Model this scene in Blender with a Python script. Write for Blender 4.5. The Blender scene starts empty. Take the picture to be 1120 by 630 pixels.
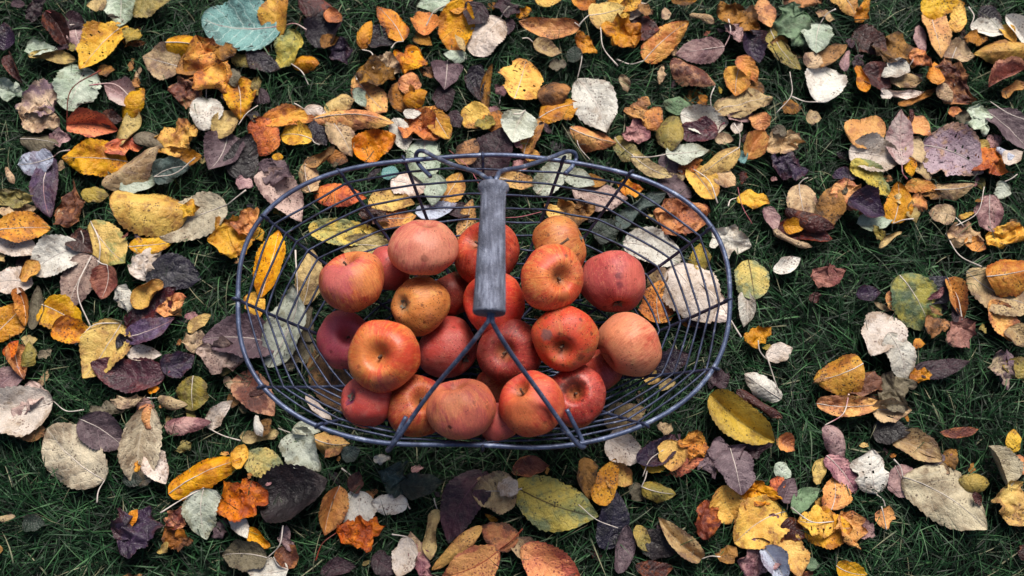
import bpy, bmesh, math, random
import numpy as np
from mathutils import Vector, Matrix, noise
random.seed(7); np.random.seed(7)
C = bpy.context.scene.collection
R = math.radians
sc = bpy.context.scene

# ------------------------------------------------------------ camera
TILT = R(14.0); DIST = 1.45; F = 1386.0            # F: focal length in pixels of the 1120 px wide photo
cam_d = bpy.data.cameras.new('camera'); cam = bpy.data.objects.new('camera', cam_d); C.objects.link(cam)
cam.location = (0, -DIST*math.sin(TILT), DIST*math.cos(TILT)); cam.rotation_euler = (TILT, 0, 0)
cam_d.sensor_width = 36; cam_d.lens = 36*F/1120; cam_d.clip_end = 500; cam_d.clip_start = .05
cam_d.dof.use_dof = True; cam_d.dof.focus_distance = 1.36; cam_d.dof.aperture_fstop = 5.0
sc.camera = cam
CR = Matrix.Rotation(TILT, 3, 'X'); CP = Vector(cam.location)
def at(px, py, z=0.0):
    """the point at height z that the photo shows at px, py, and its depth"""
    d = CR @ Vector(((px-560)/F, (315-py)/F, -1.0))
    t = (z-CP.z)/d.z
    return CP + d*t
def depth(p): return (CR.inverted() @ (Vector(p)-CP)).z * -1

# ------------------------------------------------------------ helpers
def tag(o, label=None, cat=None, group=None, kind=None):
    if label: o['label'] = label
    if cat: o['category'] = cat
    if group: o['group'] = group
    if kind: o['kind'] = kind
    return o
def link(name, me, mat=None, parent=None, smooth=True):
    o = bpy.data.objects.new(name, me); C.objects.link(o)
    if mat is not None and not me.materials: me.materials.append(mat)
    if parent: o.parent = parent
    if smooth: me.polygons.foreach_set('use_smooth', [True]*len(me.polygons))
    return o
def lin(c):
    return tuple(((v/255)/12.92 if v/255 <= .04045 else ((v/255+.055)/1.055)**2.4) for v in c)
def tube_geo(pts, rad, sides=8, closed=False):
    pts = [Vector(p) for p in pts]; n = len(pts)
    rads = rad if hasattr(rad, '__len__') else [rad]*n
    V = []; Fc = []
    t0 = (pts[1]-pts[-1 if closed else 0]).normalized()
    up = Vector((0,0,1)) if abs(t0.z) < .9 else Vector((1,0,0))
    nrm = (up - t0*up.dot(t0)).normalized()
    for i, p in enumerate(pts):
        a = pts[(i-1) % n] if (closed or i) else p
        b = pts[(i+1) % n] if (closed or i < n-1) else p
        t = (b-a).normalized()
        nrm = (nrm - t*nrm.dot(t)); nrm = nrm.normalized() if nrm.length > 1e-9 else t.orthogonal().normalized()
        bi = t.cross(nrm)
        for k in range(sides):
            q = 2*math.pi*k/sides
            V.append(p + (nrm*math.cos(q)+bi*math.sin(q))*rads[i])
    m = n if closed else n-1
    for i in range(m):
        for k in range(sides):
            a = i*sides+k; b = i*sides+(k+1) % sides; j = ((i+1) % n)*sides
            Fc.append((a, b, j+(k+1) % sides, j+k))
    if not closed:
        Fc.append(tuple(range(sides))[::-1]); Fc.append(tuple((n-1)*sides+k for k in range(sides)))
    return V, Fc
class Geo:
    def __init__(s): s.v = []; s.f = []; s.m = []; s.uv = []
    def add(s, V, Fc, mi=0):
        b = len(s.v); s.v += [tuple(v) for v in V]; s.f += [tuple(b+i for i in f) for f in Fc]; s.m += [mi]*len(Fc); return s
    def mesh(s, name):
        me = bpy.data.meshes.new(name); me.from_pydata(s.v, [], s.f); me.update(); return me
def tube(name, pts, rad, mat, parent=None, sides=8, closed=False):
    g = Geo().add(*tube_geo(pts, rad, sides, closed)); return link(name, g.mesh(name), mat, parent)
def smooth_path(pts, k=6):
    """Catmull-Rom through the points"""
    P = [Vector(p) for p in pts]; P = [P[0]*2-P[1]]+P+[P[-1]*2-P[-2]]; out = []
    for i in range(1, len(P)-2):
        for j in range(k):
            t = j/k; a, b, c, d = P[i-1:i+3]
            out.append(.5*((2*b)+(c-a)*t+(2*a-5*b+4*c-d)*t*t+(3*b-a-3*c+d)*t**3))
    out.append(P[-2]); return out

# ------------------------------------------------------------ node helpers
def new_mat(name):
    m = bpy.data.materials.new(name); m.use_nodes = True; nt = m.node_tree
    b = nt.nodes['Principled BSDF']; return m, nt, b
class N:
    def __init__(s, nt): s.nt = nt
    def n(s, typ, **kw):
        x = s.nt.nodes.new(typ)
        for k, v in kw.items(): setattr(x, k, v)
        return x
    def put(s, sock, v):
        if hasattr(v, 'is_output'): s.nt.links.new(v, sock)
        elif v is not None:
            try: sock.default_value = v
            except Exception: sock.default_value = (*v, 1)
    def math(s, op, a, b=None, c=None, clamp=False):
        x = s.n('ShaderNodeMath', operation=op, use_clamp=clamp)
        for i, v in enumerate((a, b, c)):
            if v is not None: s.put(x.inputs[i], v)
        return x.outputs[0]
    def mix(s, f, a, b):
        x = s.n('ShaderNodeMix', data_type='RGBA'); s.put(x.inputs[0], f)
        for i, v in ((6, a), (7, b)):
            if isinstance(v, tuple) and len(v) == 3: v = (*v, 1)
            s.put(x.inputs[i], v)
        return x.outputs[2]
    def step(s, v, lo, hi, to0=0., to1=1.):
        x = s.n('ShaderNodeMapRange'); x.clamp = True; s.put(x.inputs[0], v)
        for i, q in enumerate((lo, hi, to0, to1)): x.inputs[i+1].default_value = q
        return x.outputs[0]
    def noise(s, vec, scale, detail=3, w=None, rough=.5):
        x = s.n('ShaderNodeTexNoise', noise_dimensions='4D' if w is not None else '3D')
        s.put(x.inputs['Vector'], vec); x.inputs['Scale'].default_value = scale
        x.inputs['Detail'].default_value = detail; x.inputs['Roughness'].default_value = rough
        if w is not None: s.put(x.inputs['W'], w)
        return x.outputs[0]
    def voro(s, vec, scale, w=None, feature='F1'):
        x = s.n('ShaderNodeTexVoronoi', voronoi_dimensions='4D' if w is not None else '3D', feature=feature)
        s.put(x.inputs['Vector'], vec); x.inputs['Scale'].default_value = scale
        if w is not None: s.put(x.inputs['W'], w)
        return x.outputs['Distance']
    def bump(s, h, strength, dist, normal=None):
        x = s.n('ShaderNodeBump'); s.put(x.inputs['Height'], h)
        x.inputs['Strength'].default_value = strength; x.inputs['Distance'].default_value = dist
        if normal is not None: s.put(x.inputs['Normal'], normal)
        return x.outputs[0]

# ------------------------------------------------------------ leaf materials
# class: (colour A, colour B, blotch colour, blotch amount, spot colour, spot amount, vein colour, vein strength, roughness, words)
K = {
'Y':((230,180,74),(206,144,46),(150,92,38),.3,(70,40,26),.25,(226,190,110),.35,.5,'yellow'),
'Yd':((222,160,48),(196,122,34),(140,76,28),.3,(80,42,24),.2,(220,168,80),.3,.5,'golden'),
'Yt':((206,174,104),(168,138,86),(120,92,58),.35,(70,48,36),.2,(206,190,140),.35,.6,'pale straw'),
'Ye':((206,164,48),(178,138,42),(140,104,40),.3,(60,40,26),.35,(206,176,84),.3,.45,'mustard yellow'),
'Of':((224,144,68),(206,118,54),(172,64,42),.3,(124,30,34),.85,(160,70,40),.4,.5,'freckled orange'),
'Yo':((158,132,50),(124,112,52),(92,72,40),.35,(50,36,28),.35,(180,160,84),.35,.5,'olive yellow'),
'Ys':((208,152,58),(184,122,44),(140,88,40),.25,(36,20,20),.75,(196,150,80),.3,.5,'dark spotted yellow'),
'Yg':((206,176,78),(166,158,84),(118,132,96),.42,(56,44,34),.35,(92,70,40),.5,.5,'yellow green'),
'Yb':((210,172,80),(176,146,62),(120,130,70),.3,(96,34,26),.2,(220,196,120),.35,.5,'yellow'),
'Yr':((220,148,30),(202,128,26),(180,100,24),.2,(90,44,20),.12,(226,168,60),.2,.5,'deep golden'),
'O':((214,138,44),(184,100,30),(120,58,28),.35,(60,30,22),.25,(216,140,70),.3,.45,'orange'),
'Ob':((214,150,68),(186,104,40),(150,62,30),.3,(96,40,28),.3,(226,160,100),.3,.5,'light orange'),
'Od':((204,122,40),(176,80,26),(56,34,34),.5,(60,30,24),.4,(210,140,70),.3,.5,'dark blotched orange'),
'Or':((212,122,50),(190,88,36),(140,60,38),.5,(84,22,22),.7,(120,44,30),.5,.5,'orange red'),
'Os':((218,150,58),(192,112,38),(140,70,34),.3,(44,22,20),.75,(220,160,90),.3,.5,'spotted orange'),
'OY':((220,162,56),(194,116,38),(120,62,34),.45,(70,34,24),.5,(206,150,84),.3,.55,'brown blotched yellow'),
'Bo':((172,112,46),(116,72,32),(70,44,32),.4,(40,26,22),.4,(166,116,74),.3,.6,'orange brown'),
'R':((68,27,27),(40,18,21),(112,52,34),.25,(30,14,16),.2,(120,60,56),.3,.4,'dark red'),
'Rr':((117,58,40),(88,38,33),(180,104,60),.3,(50,22,22),.4,(160,92,70),.3,.5,'rusty red'),
'Rp':((164,106,90),(118,66,58),(112,50,50),.4,(90,36,38),.4,(210,150,134),.35,.5,'pinkish red'),
'Mr':((118,52,41),(79,36,34),(206,140,104),.5,(60,22,24),.5,(180,104,84),.3,.45,'mottled red'),
'M':((196,166,132),(150,120,116),(94,66,96),.5,(70,44,66),.5,(206,180,150),.3,.6,'purple mottled tan'),
'Mk':((194,144,142),(136,86,98),(96,48,62),.5,(80,34,48),.6,(214,178,176),.4,.55,'speckled pink'),
'Ms':((188,162,152),(152,124,116),(112,86,84),.4,(70,44,48),.55,(204,184,172),.35,.6,'spotted pinkish tan'),
'Ml':((190,166,178),(152,124,142),(196,150,124),.4,(74,48,62),.75,(208,190,198),.5,.55,'speckled lilac'),
'Mn':((63,24,36),(38,15,26),(96,36,36),.3,(30,12,20),.2,(110,44,70),.35,.3,'maroon'),
'Mn2':((67,38,49),(44,27,38),(40,26,36),.4,(34,20,28),.3,(100,66,82),.4,.45,'plum'),
'P':((222,206,196),(200,180,166),(164,136,116),.3,(110,78,72),.3,(238,228,220),.45,.55,'pale cream'),
'Pk':((206,184,178),(184,152,154),(160,118,118),.3,(96,60,68),.25,(214,160,170),.6,.55,'pale pink'),
'Pg':((186,196,178),(150,166,144),(120,128,104),.3,(80,76,66),.25,(214,222,208),.5,.55,'pale green'),
'Pt':((208,192,164),(174,156,132),(140,118,96),.3,(90,70,60),.25,(216,206,186),.45,.6,'pale tan'),
'Pm':((57,36,46),(36,24,32),(50,30,38),.4,(34,20,28),.3,(124,86,98),.35,.45,'dull purple'),
'Pu':((52,37,60),(27,21,34),(66,34,42),.4,(28,18,30),.3,(108,84,118),.3,.35,'purple'),
'Pv':((81,59,91),(52,35,56),(72,36,50),.5,(40,22,40),.3,(150,120,150),.35,.35,'violet'),
'Dk':((34,27,39),(21,16,22),(54,34,34),.3,(18,12,16),.2,(64,52,66),.3,.35,'dark purple'),
'Bk':((26,22,24),(38,31,35),(48,38,38),.3,(12,10,12),.2,(52,44,48),.3,.38,'blackish'),
'Bk2':((37,35,51),(20,19,28),(40,34,50),.3,(18,16,24),.2,(70,66,90),.3,.32,'dark blue violet'),
'W':((222,217,206),(200,192,180),(160,142,128),.25,(104,80,78),.3,(242,240,236),.5,.55,'whitish'),
'Wb':((188,196,212),(162,168,188),(128,116,134),.3,(84,70,84),.3,(214,220,232),.5,.5,'bluish white'),
'Wg':((196,201,186),(170,175,156),(140,136,112),.3,(90,80,70),.3,(222,226,212),.5,.55,'greyish white'),
'Te':((106,156,152),(80,128,126),(66,100,98),.25,(54,38,58),.2,(190,214,206),.85,.5,'teal'),
'Td':((68,86,81),(48,65,62),(50,60,52),.4,(36,40,36),.3,(126,146,138),.4,.5,'dull teal'),
'G':((112,138,102),(84,106,76),(70,76,56),.3,(50,46,36),.25,(150,170,134),.4,.5,'green'),
'Gd':((37,51,41),(27,37,30),(46,42,34),.4,(26,26,22),.3,(76,92,78),.35,.45,'dark green'),
'Gy':((168,152,70),(88,112,78),(72,84,60),.6,(46,42,34),.3,(170,176,120),.4,.5,'green and yellow'),
'Go':((116,105,86),(89,79,61),(78,64,52),.4,(50,40,36),.4,(160,148,124),.35,.6,'grey olive'),
'Lt':((198,168,128),(156,122,88),(118,90,78),.35,(76,52,48),.4,(204,184,164),.4,.6,'tan'),
'Lk':((176,140,138),(133,96,100),(108,72,84),.35,(70,40,52),.35,(206,176,182),.4,.5,'pinkish mauve'),
'Lm':((106,86,92),(72,53,61),(74,52,62),.4,(50,32,42),.35,(164,138,146),.4,.5,'mauve'),
}
LM = {}; SM = {}
def leaf_mat(k):
    if k in LM: return LM[k]
    a, b, bl, bla, sp, spa, ve, ves, ro, _ = K[k]
    m, nt, bs = new_mat('leaf_'+K[k][9].replace(' ', '_')); g = N(nt)
    tc = g.n('ShaderNodeTexCoord'); oi = g.n('ShaderNodeObjectInfo'); uv = g.n('ShaderNodeUVMap')
    at_ = g.n('ShaderNodeAttribute', attribute_name='seed')
    w = g.math('ADD', g.math('MULTIPLY', oi.outputs['Random'], 50.0), at_.outputs['Fac'])
    def shift(a, b, c):
        cb = g.n('ShaderNodeCombineXYZ')
        for q, f in enumerate((a, b, c)): g.put(cb.inputs[q], g.math('MULTIPLY', w, f))
        ad = g.n('ShaderNodeVectorMath', operation='ADD'); nt.links.new(tc.outputs['Object'], ad.inputs[0]); nt.links.new(cb.outputs[0], ad.inputs[1]); return ad.outputs[0]
    P = shift(.31, .17, .23); P2 = shift(-.13, .29, .11)
    sx = g.n('ShaderNodeSeparateXYZ'); nt.links.new(uv.outputs[0], sx.inputs[0])
    u = sx.outputs[0]; v = g.math('MULTIPLY', g.math('ABSOLUTE', g.math('SUBTRACT', sx.outputs[1], .5)), 2)
    big = g.noise(P, 38, 2, None, .6); mid = g.noise(P, 140, 4, None, .6); fine = g.noise(P, 700, 2)
    col = g.mix(g.step(g.math('ADD', big, g.math('MULTIPLY', g.math('SUBTRACT', mid, .5), .5)), .4, .62), lin(a), lin(b))
    blm = g.noise(P2, 62, 4, None, .65)
    edge = g.math('MULTIPLY', g.math('ADD', g.step(v, .62, 1.0), g.step(u, .8, 1.0)), .13)
    edge = g.math('ADD', edge, g.math('MULTIPLY', g.math('SUBTRACT', big, .5), .5))
    f = g.step(g.math('ADD', blm, edge), .63-bla*.22, .72-bla*.16)
    col = g.mix(g.math('MULTIPLY', f, .8), col, lin(bl))
    # lateral veins: run from the midrib forward to the edge
    rr = g.math('FRACT', g.math('MULTIPLY', w, 5.31))
    ph = g.math('SUBTRACT', g.math('MULTIPLY', u, g.step(rr, 0, 1, 5.2, 8.6)), g.math('MULTIPLY', g.math('POWER', v, 1.25), g.step(rr, 0, 1, 1.9, 1.5)))
    ph = g.math('ADD', ph, g.math('MULTIPLY', g.math('SUBTRACT', g.math('ADD', mid, big), 1.0), .9))
    tri = g.math('ABSOLUTE', g.math('SUBTRACT', g.math('FRACT', ph), .5))       # 0 on a vein
    vein = g.math('MAXIMUM', g.step(tri, .0, .085, 1, 0), g.step(v, .0, .07, 1, 0))
    net = g.step(g.voro(P, 420, None, 'DISTANCE_TO_EDGE'), .0, .12, 1, 0)
    col = g.mix(g.math('MULTIPLY', vein, ves*.75), col, lin(ve))
    col = g.mix(g.math('MULTIPLY', net, ves*.16), col, lin(ve))
    # specks and dark rot spots, clustered
    sv = g.voro(P, 330); cl = g.step(g.noise(P2, 70, 2), .58-spa*.25, .68-spa*.2)
    s1 = g.math('MULTIPLY', g.step(sv, .24, .4, 1, 0), cl)
    sv2 = g.voro(P2, 130); cl2 = g.step(g.noise(P, 45, 1), .66-spa*.2, .7-spa*.16)
    s2 = g.math('MULTIPLY', g.step(g.math('ADD', sv2, g.math('MULTIPLY', fine, .12)), .2, .27, 1, 0), cl2)
    col = g.mix(g.math('MULTIPLY', g.math('MAXIMUM', s1, s2), .85), col, lin(sp))
    hs = g.n('ShaderNodeHueSaturation')
    r2 = g.math('FRACT', g.math('MULTIPLY', w, 3.717)); r3 = g.math('FRACT', g.math('MULTIPLY', w, 9.13))
    g.put(hs.inputs['Hue'], g.step(r2, 0, 1, .496, .514)); g.put(hs.inputs['Saturation'], g.step(r3, 0, 1, .86, 1.08))
    g.put(hs.inputs['Value'], g.math('MULTIPLY', g.step(r2, 0, 1, 1.16, .8), g.step(fine, .3, .7, .88, 1.08)))
    g.put(hs.inputs['Color'], col)
    nt.links.new(hs.outputs[0], bs.inputs['Base Color'])
    g.put(bs.inputs['Roughness'], g.step(mid, .2, .8, ro-.08, ro+.15))
    bs.inputs['Specular IOR Level'].default_value = .45
    pillow = g.step(tri, 0, .5)                                  # the blade swells between its veins
    h = g.math('ADD', g.math('ADD', g.math('MULTIPLY', vein, -.22), g.math('MULTIPLY', pillow, .22)), g.math('ADD', g.math('MULTIPLY', mid, 2.4), g.math('ADD', g.math('MULTIPLY', fine, .25), g.math('MULTIPLY', net, -.15))))
    nt.links.new(g.bump(h, .8, .0014), bs.inputs['Normal'])
    LM[k] = m; return m
def rib_mat(k):
    if k in SM: return SM[k]
    m, nt, bs = new_mat('stalk_'+K[k][9].replace(' ', '_')); g = N(nt)
    c = K[k][6]; pinkish = k in ('Te', 'R', 'Mn', 'Pv', 'Pk', 'Lk')
    base = (218,206,196) if sum(c) > 330 else c
    tip = (168,92,104) if pinkish else tuple(int(x*.72) for x in base)
    tc = g.n('ShaderNodeTexCoord'); nz = g.noise(tc.outputs['Object'], 60, 3)
    nt.links.new(g.mix(g.step(nz, .4, .65), lin(base), lin(tip)), bs.inputs['Base Color'])
    bs.inputs['Roughness'].default_value = .45; SM[k] = m; return m

# ------------------------------------------------------------ leaf geometry
def leaf_geo(L, W, fl, seed, nu=22, nv=12):
    """grid blade, x from base (-L/2) to tip (L/2); returns verts, faces, uvs, midrib points"""
    rnd = random.Random(seed); so = rnd.random()*100
    rolled = 'r' in fl; p = rnd.uniform(.66, .9); q = rnd.uniform(.54, .76)
    if 'o' in fl: p, q = rnd.uniform(.86, .98), rnd.uniform(.46, .54)
    if 'p' in fl: p, q = .88, .72
    Wm = W*(1.7 if rolled else 1.0)*(1.12 if 'f' in fl or 'c' in fl or 'd' in fl else 1.0)
    cup = 0; S = 1 if rnd.random() < .5 else -1
    if 'c' in fl: cup = rnd.uniform(.5, .8)
    elif 'd' in fl: cup = -rnd.uniform(.45, .7)
    else: cup = rnd.uniform(-.42, .42)
    fold = rnd.uniform(.9, 1.25) if 'f' in fl else rnd.uniform(.05, .32)
    bend = rnd.uniform(.25, .5)*(-1 if 'd' in fl else (1 if 'c' in fl else S)) if any(c in fl for c in 'cdr') else rnd.uniform(-.4, .4)
    kr = (.24 if 'k' in fl else .11 if 'w' in fl else .05)
    wav = (.13 if 'w' in fl or 'k' in fl else .06)
    tipc = rnd.uniform(-.25, .3); arcx = rnd.uniform(-.1, .1)*L
    nt_ = rnd.randint(11, 15)
    V = []; UV = []; rib = []
    for i in range(nu+1):
        t = i/nu
        w = math.sin(math.pi*min(1, max(0, t**p)))**q
        if t > .8 and 'o' not in fl: w *= 1-.32*((t-.8)/.2)
        for j in range(nv+1):
            v = j/nv*2-1
            ser = 1 + (.085*((t*nt_) % 1.0) - .04)
            rag = 1 + (.06 if 'o' in fl or 'p' in fl or L > .06 else .12)*noise.noise(Vector((t*4.5, 3+v*.6 if abs(v) > .3 else 3, so)))*2*(1.6 if 'k' in fl or 'n' in fl else 1)
            ww = w*Wm*.5*(ser*rag if abs(v) > .55 else rag)
            if 'n' in fl and abs(v) > .6:
                c = noise.noise(Vector((t*3.1, v*1.0, so+9)))
                if c > .15: ww *= 1-min(.42, (c-.15)*1.9)
            x = (t-.5)*L; y = v*ww; z = 0
            if rolled:
                rr = max(W*(.40+.14*math.sin(t*5+so)), 1e-5); th = y/rr*(.62+.3*t)
                z = rr*(1-math.cos(th))*S; y = rr*math.sin(th)*1.25
                if S < 0: z += rr*1.2
            else:
                z += cup*(y*y)/(W*.5+1e-6) + fold*abs(y)*(1 if 'd' not in fl else -1)
                if 'f' in fl and y*S > 0: z += .5*y*S; y *= .62
            z += bend*(x/L)**2*L
            z += tipc*max(0, t-.7)**2*L*2
            q3 = Vector((x/L*2.6, y/W*2.0 if not rolled else v, so))
            z += kr*L*.5*(noise.noise(q3*1.4)+.6*noise.noise(q3*3.3)+.35*noise.noise(q3*7))
            z += wav*W*math.sin(t*11+so)*abs(v)**2
            if 'k' in fl:
                x += .14*L*noise.noise(q3*1.7+Vector((5,0,0))); y += .22*W*noise.noise(q3*1.9+Vector((0,7,0)))
            y += arcx*(4*(t-.5)**2-.5)
            V.append(Vector((x, y, z))); UV.append((t, j/nv))
        rib.append(V[i*(nv+1)+nv//2].copy())
    Fc = []
    for i in range(nu):
        for j in range(nv):
            if 'n' in fl and 1 < j < nv-2 and 2 < i < nu-3:
                if noise.noise(Vector((i*.55, j*.55, so+40))) > .5: continue
            a = i*(nv+1)+j; Fc.append((a, a+nv+1, a+nv+2, a+1))
    zs = sorted(v.z for v in V); z0 = zs[len(zs)//10]
    for v in V: v.z -= z0
    for v in rib: v.z -= z0
    return V, Fc, UV, rib
def mesh_uv(name, V, Fc, UV, seed=None):
    me = bpy.data.meshes.new(name); me.from_pydata([tuple(v) for v in V], [], Fc)
    ul = me.uv_layers.new(name='UVMap'); li = np.empty(len(me.loops), np.int32); me.loops.foreach_get('vertex_index', li)
    ul.data.foreach_set('uv', np.array(UV, np.float32)[li].ravel())
    if seed is not None:
        a = me.attributes.new('seed', 'FLOAT', 'POINT'); a.data.foreach_set('value', np.asarray(seed, np.float32))
    me.update(); return me

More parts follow.
